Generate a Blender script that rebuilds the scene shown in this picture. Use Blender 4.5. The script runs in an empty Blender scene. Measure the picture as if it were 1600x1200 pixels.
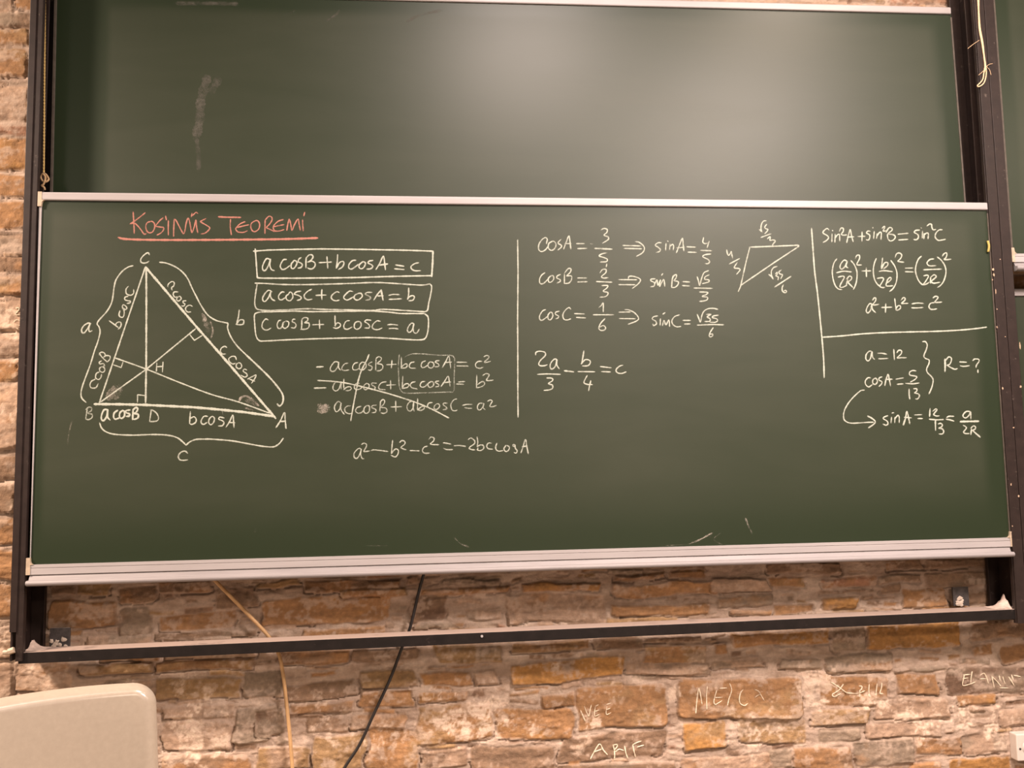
import bpy, bmesh, math, random
import numpy as np
from mathutils import Vector, Matrix

# ---------------------------------------------------------------- camera, world, lamps, exposure
SC = bpy.context.scene
COL = SC.collection
CAM = np.array([-0.41811, -3.10987, 1.25200])
YAW, PITCH, ROLL, FPX = 0.099135, 0.094494, -0.018739, 1400.0

def _axes():
    cy, sy, cp, sp = math.cos(YAW), math.sin(YAW), math.cos(PITCH), math.sin(PITCH)
    cr, sr = math.cos(ROLL), math.sin(ROLL)
    f = np.array([sy*cp, cy*cp, sp]); r = np.array([cy, -sy, 0.0]); u = np.cross(r, f)
    return cr*r + sr*u, -sr*r + cr*u, f
AXR, AXU, AXF = _axes()

def at(px, py, y=0.0):
    """point of the vertical plane at depth y seen at this pixel of the 1600 x 1200 photograph"""
    d = AXF + (px-800)/FPX*AXR - (py-600)/FPX*AXU
    return CAM + d*(y-CAM[1])/d[1]

cam_data = bpy.data.cameras.new('camera')
cam_data.sensor_width = 36.0
cam_data.lens = 36.0*FPX/1600.0
cam_data.clip_start = 0.02
cam = bpy.data.objects.new('camera', cam_data)
COL.objects.link(cam)
M = Matrix.Identity(4)
for i in range(3):
    M[i][0], M[i][1], M[i][2], M[i][3] = AXR[i], AXU[i], -AXF[i], CAM[i]
cam.matrix_world = M
SC.camera = cam

SC.view_settings.view_transform = 'Standard'
SC.view_settings.look = 'None'
SC.view_settings.gamma = 1.0
SC.view_settings.use_curve_mapping = False
SC.view_settings.exposure = 0.0

world = bpy.data.worlds.new('hall')
SC.world = world
world.use_nodes = True
bg = world.node_tree.nodes['Background']
bg.inputs[0].default_value = (1.0, 0.79, 0.64, 1)
bg.inputs[1].default_value = 0.155

WARM = (1.0, 0.77, 0.62)
PALE = (1.0, 0.815, 0.74)
def lamp(name, x, y, z, sx, sy, power, colour=WARM):
    l = bpy.data.lights.new(name, 'AREA')
    l.shape = 'RECTANGLE'; l.size = sx; l.size_y = sy
    l.energy = power; l.color = colour
    o = bpy.data.objects.new(name, l); COL.objects.link(o)
    o.location = (x, y, z)          # area lamps shine straight down from the ceiling
    return o
lamp('unseen_ceiling_lamp', 0.15, -1.50, 3.65, 0.7, 0.4, 95, PALE)
lamp('unseen_ceiling_lamp', 1.72, -2.70, 3.65, 0.8, 0.7, 320, PALE)
lamp('unseen_ceiling_lamp', 4.40, -2.90, 3.65, 0.6, 0.5, 75)
lamp('unseen_ceiling_lamp', -4.00, -1.45, 3.65, 0.5, 0.4, 480)
lamp('unseen_ceiling_lamp', 1.40, -0.75, 3.65, 0.4, 0.3, 22)  # unseen extra lamp, added for steep light down the wall
lamp('unseen_ceiling_lamp', 2.90, -6.20, 3.65, 0.9, 0.9, 40)
lamp('unseen_ceiling_lamp', 1.00, -6.20, 3.65, 0.9, 0.9, 165)
lamp('unseen_ceiling_lamp', -4.60, -5.20, 3.65, 0.9, 0.9, 95)

# ---------------------------------------------------------------- helpers
def tag(o, label=None, cat=None, group=None, kind=None):
    if label: o['label'] = label
    if cat: o['category'] = cat
    if group: o['group'] = group
    if kind: o['kind'] = kind
    return o

def empty(name, loc, label, cat, group=None):
    o = bpy.data.objects.new(name, None); COL.objects.link(o)
    o.location = loc; o.empty_display_size = 0.05
    return tag(o, label, cat, group)

class MB:
    """collects shapes into one mesh; world coordinates, shifted to the parent's base on build"""
    def __init__(s): s.v = []; s.f = []; s.d = []
    def add(s, vs, fs, dens=1.0):
        n = len(s.v); s.v += [tuple(v) for v in vs]
        s.f += [tuple(i+n for i in f) for f in fs]; s.d += [dens]*len(vs)
    def box(s, x0, x1, y0, y1, z0, z1):
        vs = [(x, y, z) for x in (x0, x1) for y in (y0, y1) for z in (z0, z1)]
        s.add(vs, [(0,1,3,2),(4,6,7,5),(0,4,5,1),(2,3,7,6),(0,2,6,4),(1,5,7,3)])
    def extrude_x(s, prof, x0, x1, dz=0.0):
        """closed (y,z) profile drawn along x; dz lifts the far end"""
        n = len(prof)
        vs = [(x0, y, z) for y, z in prof] + [(x1, y, z+dz) for y, z in prof]
        fs = [(i, (i+1) % n, n+(i+1) % n, n+i) for i in range(n)]
        s.add(vs, fs + [tuple(range(n))[::-1], tuple(range(n, 2*n))])
    def tube(s, pts, r, seg=10, closed=False):
        pts = [np.array(p, float) for p in pts]; n = len(pts)
        rr = r if hasattr(r, '__len__') else [r]*n
        up = np.array([0.123, 0.31, 0.94]); vs = []; prev = None
        for i in range(n):
            a = pts[i-1] if (i or closed) else pts[0]; b = pts[(i+1) % n] if (i < n-1 or closed) else pts[-1]
            t = b-a; t /= np.linalg.norm(t)+1e-12
            if prev is None:
                e = np.cross(t, up); e /= np.linalg.norm(e)+1e-12
            else:
                e = prev - t*(prev@t); e /= np.linalg.norm(e)+1e-12
            prev = e; g = np.cross(t, e)
            vs += [pts[i] + rr[i]*(math.cos(2*math.pi*k/seg)*e + math.sin(2*math.pi*k/seg)*g) for k in range(seg)]
        fs = []
        for i in range(n if closed else n-1):
            j = (i+1) % n
            fs += [(i*seg+k, i*seg+(k+1) % seg, j*seg+(k+1) % seg, j*seg+k) for k in range(seg)]
        if not closed: fs += [tuple(range(seg))[::-1], tuple(range((n-1)*seg, n*seg))]
        s.add(vs, fs)
    def build(s, name, mat, parent=None, bevel=0.0, smooth=False, dens=False, label=None):
        off = np.array(parent['_base']) if parent is not None and '_base' in parent else np.zeros(3)
        me = bpy.data.meshes.new(name)
        me.from_pydata([tuple(np.array(v)-off) for v in s.v], [], s.f)
        bm = bmesh.new(); bm.from_mesh(me)
        bmesh.ops.recalc_face_normals(bm, faces=bm.faces)
        bm.to_mesh(me); bm.free()
        if dens:
            a = me.attributes.new('dens', 'FLOAT', 'POINT'); a.data.foreach_set('value', np.array(s.d, 'f'))
        me.materials.append(mat)
        o = bpy.data.objects.new(name, me); COL.objects.link(o)
        if parent is not None: o.parent = parent
        if bevel:
            m = o.modifiers.new('bevel', 'BEVEL'); m.width = bevel; m.segments = 2; m.limit_method = 'ANGLE'
            m.harden_normals = False
        if smooth: me.polygons.foreach_set('use_smooth', [True]*len(me.polygons))
        if label: o['label'] = label
        return o

def base_of(o, parent=None):
    """remember where the object's base stands so parts can be given in world coordinates"""
    b = np.array(o.location) + (np.array(parent['_base']) if parent is not None and '_base' in parent else 0)
    o['_base'] = [float(c) for c in b]; return o

def catmull(p, step=0.6):
    p = np.array(p, float)
    if len(p) < 3: return lin(p, step)
    q = np.vstack([2*p[0]-p[1], p, 2*p[-1]-p[-2]]); out = []
    for i in range(1, len(q)-2):
        n = max(2, int(np.linalg.norm(q[i+1]-q[i])/step))
        t = np.linspace(0, 1, n, endpoint=False)[:, None]
        a, b, c, d = q[i-1], q[i], q[i+1], q[i+2]
        out.append(0.5*(2*b + (c-a)*t + (2*a-5*b+4*c-d)*t**2 + (3*b-a-3*c+d)*t**3))
    return np.vstack(out + [p[-1:]])
def lin(p, step=0.6):
    p = np.array(p, float); out = []
    for a, b in zip(p[:-1], p[1:]):
        n = max(2, int(np.linalg.norm(b-a)/step)); t = np.linspace(0, 1, n, endpoint=False)[:, None]
        out.append(a+(b-a)*t)
    return np.vstack(out + [p[-1:]])

# ---------------------------------------------------------------- materials
class NT:
    def __init__(s, name):
        s.m = bpy.data.materials.new(name); s.m.use_nodes = True; s.t = s.m.node_tree
        s.b = s.t.nodes['Principled BSDF']; s.out = s.t.nodes['Material Output']
    def n(s, kind, **kw):
        o = s.t.nodes.new(kind)
        for k, v in kw.items():
            if k in o.inputs.keys(): o.inputs[k].default_value = v
            else: setattr(o, k, v)
        return o
    def l(s, a, b): s.t.links.new(a, b)
    def coord(s, scale=(1, 1, 1), which='Object'):
        c = s.n('ShaderNodeTexCoord'); m = s.n('ShaderNodeMapping'); m.inputs['Scale'].default_value = scale
        s.l(c.outputs[which], m.inputs['Vector']); return m.outputs['Vector']
    def noise(s, vec, scale, detail=4, rough=0.55, dist=0.0):
        o = s.n('ShaderNodeTexNoise', Scale=scale, Detail=detail, Roughness=rough, Distortion=dist)
        s.l(vec, o.inputs['Vector']); return o.outputs['Fac']
    def ramp(s, fac, stops):
        r = s.n('ShaderNodeValToRGB'); e = r.color_ramp.elements
        while len(e) < len(stops): e.new(0.5)
        for el, (p, c) in zip(e, stops):
            el.position = p; el.color = (c, c, c, 1) if not hasattr(c, '__len__') else (*c, 1)
        s.l(fac, r.inputs['Fac']); return r.outputs['Color']
    def math(s, op, a, b=0.0):
        o = s.n('ShaderNodeMath', operation=op)
        for i, v in enumerate((a, b)):
            if hasattr(v, 'is_linked') or hasattr(v, 'links'): s.l(v, o.inputs[i])
            else: o.inputs[i].default_value = v
        return o.outputs[0]
    def mix(s, fac, a, b, blend='MIX'):
        o = s.n('ShaderNodeMix', data_type='RGBA', blend_type=blend)
        for key, v in ((0, fac), (6, a), (7, b)):
            if hasattr(v, 'links'): s.l(v, o.inputs[key])
            else: o.inputs[key].default_value = v if key == 0 else (*v, 1)
        return o.outputs[2]
    def bump(s, h, strength=0.3, dist=0.005):
        b = s.n('ShaderNodeBump', Strength=strength, Distance=dist); s.l(h, b.inputs['Height'])
        s.l(b.outputs['Normal'], s.b.inputs['Normal'])

def mat_board(name, seed, wear):
    k = NT(name)
    v = k.coord(); 
    mp = k.n('ShaderNodeMapping'); mp.inputs['Location'].default_value = (seed*3.1, seed*1.7, seed*5.3)
    k.l(v, mp.inputs['Vector']); v2 = mp.outputs['Vector']
    # dust film left by the eraser: a soft-edged rectangle that stops short of the frame
    sep = k.n('ShaderNodeSeparateXYZ'); k.l(v, sep.inputs[0])
    wob = k.math('MULTIPLY', k.math('SUBTRACT', k.noise(v2, 1.6, 3), 0.5), 0.035)
    def edge(sock, a, b):
        r = k.n('ShaderNodeMapRange', interpolation_type='SMOOTHSTEP')
        r.inputs['From Min'].default_value = a; r.inputs['From Max'].default_value = b
        k.l(k.math('ADD', sock, wob), r.inputs['Value']); return r.outputs[0]
    (xa, xb), (za, zb) = wear
    film = k.math('MULTIPLY', k.math('MULTIPLY', edge(sep.outputs[0], xa, xa+0.03), edge(sep.outputs[0], xb, xb-0.06)),
                  k.math('MULTIPLY', edge(sep.outputs[2], za, za+0.25), edge(sep.outputs[2], zb, zb-0.05)))
    m3 = k.n('ShaderNodeMapping'); m3.inputs['Rotation'].default_value = (0, 0.35, 0); m3.inputs['Scale'].default_value = (0.5, 1, 2.6)
    k.l(v2, m3.inputs['Vector'])
    st = k.noise(m3.outputs['Vector'], 2.4, 8, 0.62, 0.6)
    big = k.noise(v2, 1.1, 4, 0.6)
    dust = k.math('MULTIPLY', film, k.math('MULTIPLY', k.ramp(st, [(0.30, 0.55), (0.75, 1.0)]), k.ramp(big, [(0.25, 0.55), (0.8, 1.0)])))
    col = k.mix(k.math('MULTIPLY', dust, 0.05), (0.0145, 0.0245, 0.0100), (0.42, 0.38, 0.30))
    k.l(col, k.b.inputs['Base Color'])
    k.l(k.math('ADD', 0.40, k.math('MULTIPLY', dust, 0.06)), k.b.inputs['Roughness'])
    k.b.inputs['Specular IOR Level'].default_value = 0.45
    k.bump(k.noise(v, 380, 2), 0.06, 0.0006)
    return k.m

def mat_chalk(name, colour):
    k = NT(name); v = k.coord()
    a = k.n('ShaderNodeAttribute', attribute_name='dens')
    g = k.math('ADD', k.math('MULTIPLY', k.noise(v, 520, 3, 0.7), 0.7), k.math('MULTIPLY', k.noise(v, 60, 2), 0.3))
    # thin chalk only catches the tips of the board's grain
    al = k.n('ShaderNodeMapRange'); k.l(g, al.inputs['Value'])
    k.l(k.math('SUBTRACT', 0.78, k.math('MULTIPLY', a.outputs['Fac'], 0.62)), al.inputs['From Min'])
    k.l(k.math('SUBTRACT', 1.02, k.math('MULTIPLY', a.outputs['Fac'], 0.58)), al.inputs['From Max'])
    k.l(al.outputs[0], k.b.inputs['Alpha'])
    k.b.inputs['Base Color'].default_value = (*colour, 1)
    k.b.inputs['Roughness'].default_value = 0.95
    k.b.inputs['Specular IOR Level'].default_value = 0.1
    return k.m

def mat_simple(name, colour, rough=0.5, metal=0.0, spec=0.5, var=0.0, scale=20, dust=0.0, bump=0.0, dustcol=(0.62, 0.5, 0.42), stretch=(1, 1, 1)):
    k = NT(name); v = k.coord(stretch)
    n = k.noise(v, scale, 6, 0.6)
    c = k.mix(k.ramp(n, [(0.3, 0.0), (0.7, 1.0)]), tuple(x*(1-var) for x in colour), tuple(min(1, x*(1+var)) for x in colour))
    if dust:
        geo = k.n('ShaderNodeNewGeometry'); sp = k.n('ShaderNodeSeparateXYZ'); k.l(geo.outputs['True Normal'], sp.inputs[0])
        upw = k.ramp(sp.outputs[2], [(0.5, 0.0), (0.85, 1.0)])
        sc = k.ramp(k.noise(v, 34, 8, 0.72), [(0.62, 0.0), (0.74, 1.0)])
        lay = k.ramp(k.noise(v, 14, 5, 0.6), [(0.18, 0.25), (0.42, 1.0)])
        f = k.math('MINIMUM', 1.0, k.math('ADD', k.math('MULTIPLY', k.math('MULTIPLY', upw, lay), dust), k.math('MULTIPLY', sc, 0.22*dust)))
        c = k.mix(f, c, dustcol)
    k.l(c, k.b.inputs['Base Color'])
    k.b.inputs['Roughness'].default_value = rough; k.b.inputs['Metallic'].default_value = metal
    k.b.inputs['Specular IOR Level'].default_value = spec
    if bump: k.bump(n, bump, 0.002)
    return k.m

def mat_stone():
    k = NT('rubble_stone'); v = k.coord()
    a = k.n('ShaderNodeAttribute', attribute_name='col')
    n1 = k.noise(v, 70, 7, 0.65); n2 = k.noise(k.coord((1, 1, 3.5)), 26, 6, 0.6, 0.4)
    c = k.mix(0.5, a.outputs['Color'], k.ramp(n1, [(0.2, 0.32), (0.5, 0.5), (0.8, 0.72)]), 'OVERLAY')
    c = k.mix(0.35, c, k.ramp(n2, [(0.25, 0.35), (0.75, 0.66)]), 'OVERLAY')
    k.l(c, k.b.inputs['Base Color'])
    k.b.inputs['Roughness'].default_value = 0.82; k.b.inputs['Specular IOR Level'].default_value = 0.3
    k.bump(k.math('ADD', n1, k.math('MULTIPLY', k.noise(v, 240, 4, 0.6), 0.4)), 0.55, 0.006)
    return k.m

STEEL = mat_simple('brown_painted_steel', (0.022, 0.0142, 0.012), 0.47, 0.0, 0.3, 0.25, 30, 0.75, 0.1)
LIP = mat_simple('darkened_tray_aluminium', (0.27, 0.25, 0.25), 0.5, 0.1, 0.25, 0.1, 9, 0.0, 0.05, stretch=(0.6, 6, 6))  # rail aluminium in a darker colour, offsetting overhead light on the tray lip
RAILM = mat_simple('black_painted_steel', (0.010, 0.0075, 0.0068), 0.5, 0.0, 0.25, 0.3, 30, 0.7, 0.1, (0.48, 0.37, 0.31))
ALU = mat_simple('pale_anodised_aluminium', (0.385, 0.36, 0.36), 0.45, 0.1, 0.3, 0.06, 9, 0.0, 0.05, stretch=(0.6, 6, 6))
EDGE = mat_simple('bare_edge_metal', (0.085, 0.070, 0.056), 0.5, 0.1, 0.5, 0.25, 40)
CAP = mat_simple('yellowed_plastic', (0.44, 0.35, 0.255), 0.5, 0, 0.5, 0.2, 40)
BACK = mat_simple('grey_fibreboard', (0.12, 0.10, 0.08), 0.8)
PLATE = mat_simple('grey_flat_steel', (0.07, 0.062, 0.06), 0.55, 0.3, 0.5, 0.4, 60, 0.5)
DUST = mat_simple('settled_chalk_dust', (0.46, 0.36, 0.30), 0.95, 0, 0.1, 0.3, 50, 0, 0.5)
PLASTER = mat_simple('spilled_plaster', (0.60, 0.50, 0.41), 0.9, 0, 0.2, 0.2, 60, 0, 0.4)
CHALK = mat_chalk('white_chalk', (0.43, 0.46, 0.39))
PINK = mat_chalk('red_chalk', (0.41, 0.185, 0.145))
SMEAR = mat_chalk('rubbed_chalk_dust', (0.55, 0.50, 0.43))
FILM = mat_chalk('faint_eraser_film', (0.13, 0.125, 0.105))
SCRATCH = mat_chalk('chalk_scratched_on_stone', (0.86, 0.74, 0.56))
TAN = mat_simple('tan_cable_sheath', (0.55, 0.34, 0.16), 0.5, 0, 0.4, 0.15, 30)
BLACK = mat_simple('black_cable_sheath', (0.016, 0.013, 0.012), 0.45, 0, 0.5, 0.2, 30)
TWINE = mat_simple('pale_jute_twine', (0.78, 0.55, 0.34), 0.85, 0, 0.2, 0.2, 200)
ROPE = mat_simple('old_brown_rope', (0.40, 0.27, 0.15), 0.9, 0, 0.2, 0.3, 200)
FIBRE = mat_simple('beige_fibreglass', (0.34, 0.285, 0.22), 0.23, 0, 0.5, 0.05, 90)
TUBE = mat_simple('grey_steel_tube', (0.25, 0.24, 0.23), 0.35, 0.8, 0.5, 0.1)
SOCKET = mat_simple('white_socket_plastic', (0.62, 0.55, 0.49), 0.4, 0, 0.5, 0.05)
HOLE = mat_simple('dark_socket_hole', (0.02, 0.018, 0.016), 0.6)
STONE = mat_stone()
FLOORM = mat_simple('worn_terrazzo_floor', (0.22, 0.18, 0.14), 0.5, 0, 0.4, 0.25, 60)

# ---------------------------------------------------------------- the stone wall (one heightfield)
WALL_Y = 0.155
rng = np.random.default_rng(7)
_lat = rng.random((257, 257)); _lat[256] = _lat[0]; _lat[:, 256] = _lat[:, 0]
def vnoise(x, z):
    xi = np.floor(x).astype(int); zi = np.floor(z).astype(int); fx = x-xi; fz = z-zi
    fx = fx*fx*(3-2*fx); fz = fz*fz*(3-2*fz); xi %= 256; zi %= 256
    a, b, c, d = _lat[zi, xi], _lat[zi, xi+1], _lat[zi+1, xi], _lat[zi+1, xi+1]
    return (a*(1-fx)+b*fx)*(1-fz) + (c*(1-fx)+d*fx)*fz
def fbm(x, z, s, octv=4, seed=0.0):
    t = 0; a = 0.5; n = 0
    for o in range(octv):
        t = t + a*vnoise(x*s+seed*17.3+o*5.1, z*s+seed*9.7+o*3.3); n += a; a *= 0.5; s *= 2.03
    return t/n - 0.5
PAL = {'o': (0.34, 0.175, 0.068), 'O': (0.40, 0.195, 0.045), 'y': (0.33, 0.20, 0.085), 'b': (0.235, 0.145, 0.085), 'd': (0.16, 0.090, 0.052),
       'g': (0.27, 0.205, 0.145), 'p': (0.42, 0.285, 0.195), 'r': (0.30, 0.15, 0.085)}
# stones that can be told apart in the photograph: left, top, right, bottom (pixels) and colour
STONES = """72,910,116,932,b 116,905,178,928,y 72,936,180,982,o 182,945,234,994,g 240,958,362,985,o 185,915,240,940,b 242,905,332,925,b 334,915,402,950,b
233,986,400,998,b 28,1030,112,1086,p 122,1036,236,1056,y 238,1030,400,1050,o 240,1060,380,1092,y 382,1046,440,1090,g 250,1100,370,1122,p 250,1125,366,1176,p
366,1102,430,1162,g 250,1181,392,1235,o -60,1036,26,1098,p -50,1000,26,1032,p 400,905,466,918,y 470,905,632,926,b 405,931,612,976,o 530,918,642,934,o
642,930,702,968,d 650,970,722,980,g 690,903,782,916,g 660,917,802,930,o 730,950,786,968,p 792,930,950,974,p 440,1014,546,1040,o 548,1010,662,1032,b
680,1003,786,1036,y 560,1045,656,1077,y 660,1048,740,1074,o 742,1045,780,1072,p 560,1080,650,1109,o 655,1083,732,1101,o 440,1065,556,1092,b 450,1097,554,1116,o
400,1106,448,1152,d 480,1120,545,1150,b 546,1118,634,1146,p 650,1103,766,1164,o 768,1106,892,1157,o 572,1142,656,1205,o 490,1152,570,1205,y 400,1168,488,1205,y
735,1166,868,1215,b 658,1172,732,1205,p 820,912,942,928,o 960,910,1122,931,o 960,894,1040,906,b 1046,893,1102,907,o 955,943,1112,962,o 1110,905,1200,927,p
1120,931,1205,950,g 1145,952,1205,962,o 800,1000,926,1018,y 930,995,1006,1016,b 1010,990,1096,1001,b 1005,1006,1106,1036,o 1120,1003,1143,1021,o
1150,986,1292,1010,o 800,1030,978,1064,O 980,1034,1110,1056,p 1112,1030,1196,1046,p 845,1080,900,1106,o 897,1072,1046,1140,o 1060,1060,1256,1126,o
872,1147,1042,1190,b 1072,1130,1138,1173,O 1155,1122,1264,1162,y 1066,1178,1240,1210,p 870,1195,1060,1235,b 1200,878,1320,898,b 1390,872,1443,893,b
1446,871,1548,890,b 1200,902,1262,918,o 1285,900,1372,918,r 1372,898,1442,912,b 1280,920,1372,927,b 1282,933,1342,957,O 1206,945,1272,959,o 1375,914,1408,929,b
1410,920,1487,949,o 1446,894,1548,919,b 1512,922,1552,949,b 1296,976,1356,1019,g 1358,974,1506,1013,O 1520,970,1640,1001,b 1440,1012,1476,1021,p 1520,1008,1552,1026,o
1565,1006,1640,1034,o 1285,1020,1400,1049,g 1402,1040,1480,1050,g 1280,1054,1392,1104,o 1405,1051,1468,1086,o 1480,1041,1640,1086,d 1270,1106,1362,1134,y
1370,1090,1482,1124,p 1495,1086,1562,1106,o 1280,1138,1350,1160,g 1355,1129,1472,1155,p 1335,1157,1430,1196,g 1432,1154,1503,1184,o 1500,1150,1576,1181,p
1200,1168,1238,1205,g 1240,1166,1336,1210,o 1480,1184,1582,1225,O 1562,1108,1640,1138,p
-60,-20,24,18,p 25,-10,60,12,o -60,40,47,65,o -60,70,46,119,o -60,132,46,186,p -60,192,45,212,r -60,216,45,265,o -60,269,44,308,o -60,316,43,356,o
-60,361,41,391,p -60,396,39,424,b -60,429,38,463,o -60,468,37,521,p -60,527,36,560,p -60,563,34,601,o -60,607,33,706,p -60,712,31,750,b -60,756,29,800,b
-60,806,28,851,o -60,857,27,905,o -60,911,26,966,o"""
# lime bloom and rubbed chalk on the stone: centre x, y, radius (pixels), strength
BLOOM = [(720,1125,55,.8),(770,1120,40,.8),(1280,1075,40,.9),(1360,1090,35,.7),(310,1150,60,.8),(925,1130,22,.8),(1055,1085,14,1.),(1400,1110,40,.5),(60,1060,40,.5),
         (1520,1120,50,.5),(15,500,35,.8),(15,640,40,.5),(870,1040,10,.6),(905,1172,30,.4),(600,1165,40,.5),(835,1140,18,.8),(10,20,30,.4),(430,1085,30,.4),(20,560,30,.5),(1180,1150,80,.4),(1450,1140,60,.5),(500,1135,70,.4),(960,1055,60,.35),(300,1092,50,.5),(20,1010,45,.5),(1560,1140,50,.5),(1100,1045,50,.4),(700,1090,50,.35)]
def build_wall():
    xs = np.concatenate([np.arange(-3.4, -2.06, 0.03), np.arange(-2.06, 2.06, 0.004), np.arange(2.06, 5.6, 0.03)])
    zs = np.concatenate([np.arange(-0.02, 0.08, 0.02), np.arange(0.08, 1.0, 0.004), np.arange(1.0, 3.2, 0.006), np.arange(3.2, 3.75, 0.03)])
    X, Z = np.meshgrid(xs, zs)
    wx = X + 0.040*fbm(X, Z, 7, 3, 1) + 0.026*fbm(X, Z, 22, 4, 2)
    wz = Z + 0.026*fbm(X*.6, Z, 6, 3, 3) + 0.020*fbm(X*.45, Z, 26, 4, 4)
    H = 0.006 + 0.014*fbm(X*.6, Z, 9, 4, 5) + 0.011*fbm(X*.45, Z*1.3, 50, 4, 6)
    mort = np.array((0.39, 0.285, 0.215)); mort2 = np.array((0.50, 0.385, 0.30))
    t = np.clip(fbm(X, Z*1.6, 14, 5, 7)*2.6+0.5, 0, 1)[..., None]
    C = mort*(1-t)+mort2*t
    t = np.clip(fbm(X, Z*2.2, 10, 5, 17)*4-0.1, 0, 1)[..., None]*0.7
    C = C*(1-t)+np.array((0.27, 0.185, 0.125))*t
    lay = fbm(X*0.35, Z, 44, 4, 8); rough = fbm(X*.5, Z, 26, 4, 9); och = fbm(X, Z*1.5, 11, 4, 10); fine = fbm(X, Z, 90, 2, 11)
    ledge = 0.006*(np.round(fbm(X*0.5, Z, 13, 4, 21)*7)/3)
    stones = []
    for s in STONES.split():
        a = s.split(','); l, tp, r, b = map(float, a[:4])
        p0 = at(l, (tp+b)/2, 0.14); p1 = at(r, (tp+b)/2, 0.14); q0 = at((l+r)/2, tp, 0.14); q1 = at((l+r)/2, b, 0.14)
        stones.append(((p0[0]+p1[0])/2, (q0[2]+q1[2])/2, abs(p1[0]-p0[0])/2, abs(q0[2]-q1[2])/2, a[4], 0.0))
    seen = list(stones)
    z = -0.05
    while z < 3.8:                                     # courses where the photograph shows nothing in particular
        h = rng.uniform(0.045, 0.13); x = -3.5 + rng.uniform(0, 0.2)
        while x < 5.6:
            w = rng.uniform(0.12, 0.36)
            if rng.random() < 0.25 and h > 0.08:
                parts = [(z+h*0.27, h*0.24), (z+h*0.76, h*0.22)]
            else: parts = [(z+h/2, h/2-0.006)]
            for cz, hz in parts:
                cx, hx = x+w/2, w/2-rng.uniform(0.004, 0.014)
                if not any(abs(cx-s[0]) < (hx+s[2])*0.92 and abs(cz-s[1]) < (hz+s[3])*0.86 for s in seen):
                    stones.append((cx, cz, hx, hz, rng.choice(list('oooybbgpppr')), rng.uniform(-.03, .03)))
            x += w
        z += h
    nmain = len(stones)
    for k in range(5200):                              # slate slivers packed into the joints
        cx, cz = rng.uniform(-2.2, 2.3), rng.uniform(0.1, 1.05) if k % 5 else rng.uniform(1.0, 3.1)
        if k % 5 == 0 and rng.random() < .5: cx = rng.uniform(-2.2, -1.7)
        hx, hz = rng.uniform(.014, .07), rng.uniform(.004, .013)
        if not any(abs(cx-s[0]) < hx*.75+s[2] and abs(cz-s[1]) < hz*.5+s[3] for s in stones):
            stones.append((cx, cz, hx, hz, rng.choice(list('oybbgppprd')), rng.uniform(-.1, .1)))
    for si, (cx, cz, hx, hz, ck, rot) in enumerate(stones):
        sliver = si >= nmain
        i0, i1 = np.searchsorted(xs, [cx-hx-0.06, cx+hx+0.06]); j0, j1 = np.searchsorted(zs, [cz-hz-0.05, cz+hz+0.05])
        if i1-i0 < 2 or j1-j0 < 2: continue
        sl = (slice(j0, j1), slice(i0, i1))
        dx, dz = wx[sl]-cx, wz[sl]-cz
        dz = dz - rot*dx
        r = min(hx, hz)*rng.uniform(0.12, 0.45)
        dz = dz + rng.uniform(-.16, .16)*np.abs(dz)*np.clip(dx/hx, -1.5, 1.5)/1.0
        dx = dx + rng.uniform(-.12, .12)*dz
        qx, qz = np.abs(dx)-hx+r, np.abs(dz)-hz+r
        sd = np.minimum(np.maximum(qx, qz), 0) + np.hypot(np.maximum(qx, 0), np.maximum(qz, 0)) - r
        e = np.clip(-sd/rng.uniform(0.004, 0.011), 0, 1); e = e*e*(3-2*e)
        hgt = rng.uniform(0.004, 0.010) if sliver else rng.uniform(0.006, 0.017)
        h = (hgt + rng.uniform(-.06, .02)*dz + rng.uniform(-.02, .02)*dx + 0.012*lay[sl]*rng.uniform(.4, 1) + 0.010*rough[sl] + ledge[sl]*rng.uniform(.3, 1.2))*e - 0.004*(1-e)
        put = (sd < 0)
        crack = (sd >= 0) & (sd < 0.0045) & (dz < 0) & (vnoise(dx*9+cx*50, dz*9+cz*31) > 0.42)
        Hs = H[sl]; H[sl] = np.where(put, np.maximum(h, Hs*(1-e)+h*e), np.where(crack, Hs-(0.004 if sliver else 0.010), Hs))
        base = np.array(PAL[ck])*rng.uniform(0.88, 1.12)
        alt = np.array(PAL[rng.choice(list('Obyp' if ck in 'oO' else 'ogp' if ck in 'yb' else 'obg'))])
        k = np.clip((och[sl]+rng.uniform(-.14, .10))*5, 0, 1)[..., None]*0.85
        cc = base*(1-k)+alt*k
        cc = cc*(1+0.5*fine[sl]+0.6*lay[sl])[..., None]
        pk = np.clip((rough[sl]*1.0+fine[sl]*0.6+och[sl]*.4-0.07)*6, 0, 1)[..., None]*0.6          # mortar smeared over the face
        cc = cc*(1-pk)+mort2*pk
        cc = cc*.84+mort*.88*.16
        em = (np.clip(-sd/0.007, 0, 1))[..., None]
        C[sl] = np.where(put[..., None], C[sl]*(1-em)+cc*em, C[sl])
    for px, py, rad, stg in BLOOM:
        c = at(px, py, 0.14); rr = rad*0.00235
        g = np.exp(-((X-c[0])**2+((Z-c[2])*1.25)**2)/(rr*rr))*stg
        m = np.clip((fbm(X, Z, 34, 4, 12)+0.5*fbm(X, Z, 120, 2, 13)+g*0.55-0.26)*5, 0, 1)*np.clip(g*2.2, 0, 1)*0.8
        C = C*(1-m[..., None]) + np.array((0.72, 0.56, 0.43))*m[..., None]
    C = np.clip(C, 0.01, 1)
    nz, nx = X.shape
    V = np.stack([X, WALL_Y-H, Z], -1).reshape(-1, 3)
    idx = np.arange(nz*nx).reshape(nz, nx)
    Q = np.stack([idx[:-1, :-1], idx[:-1, 1:], idx[1:, 1:], idx[1:, :-1]], -1).reshape(-1, 4)
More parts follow.
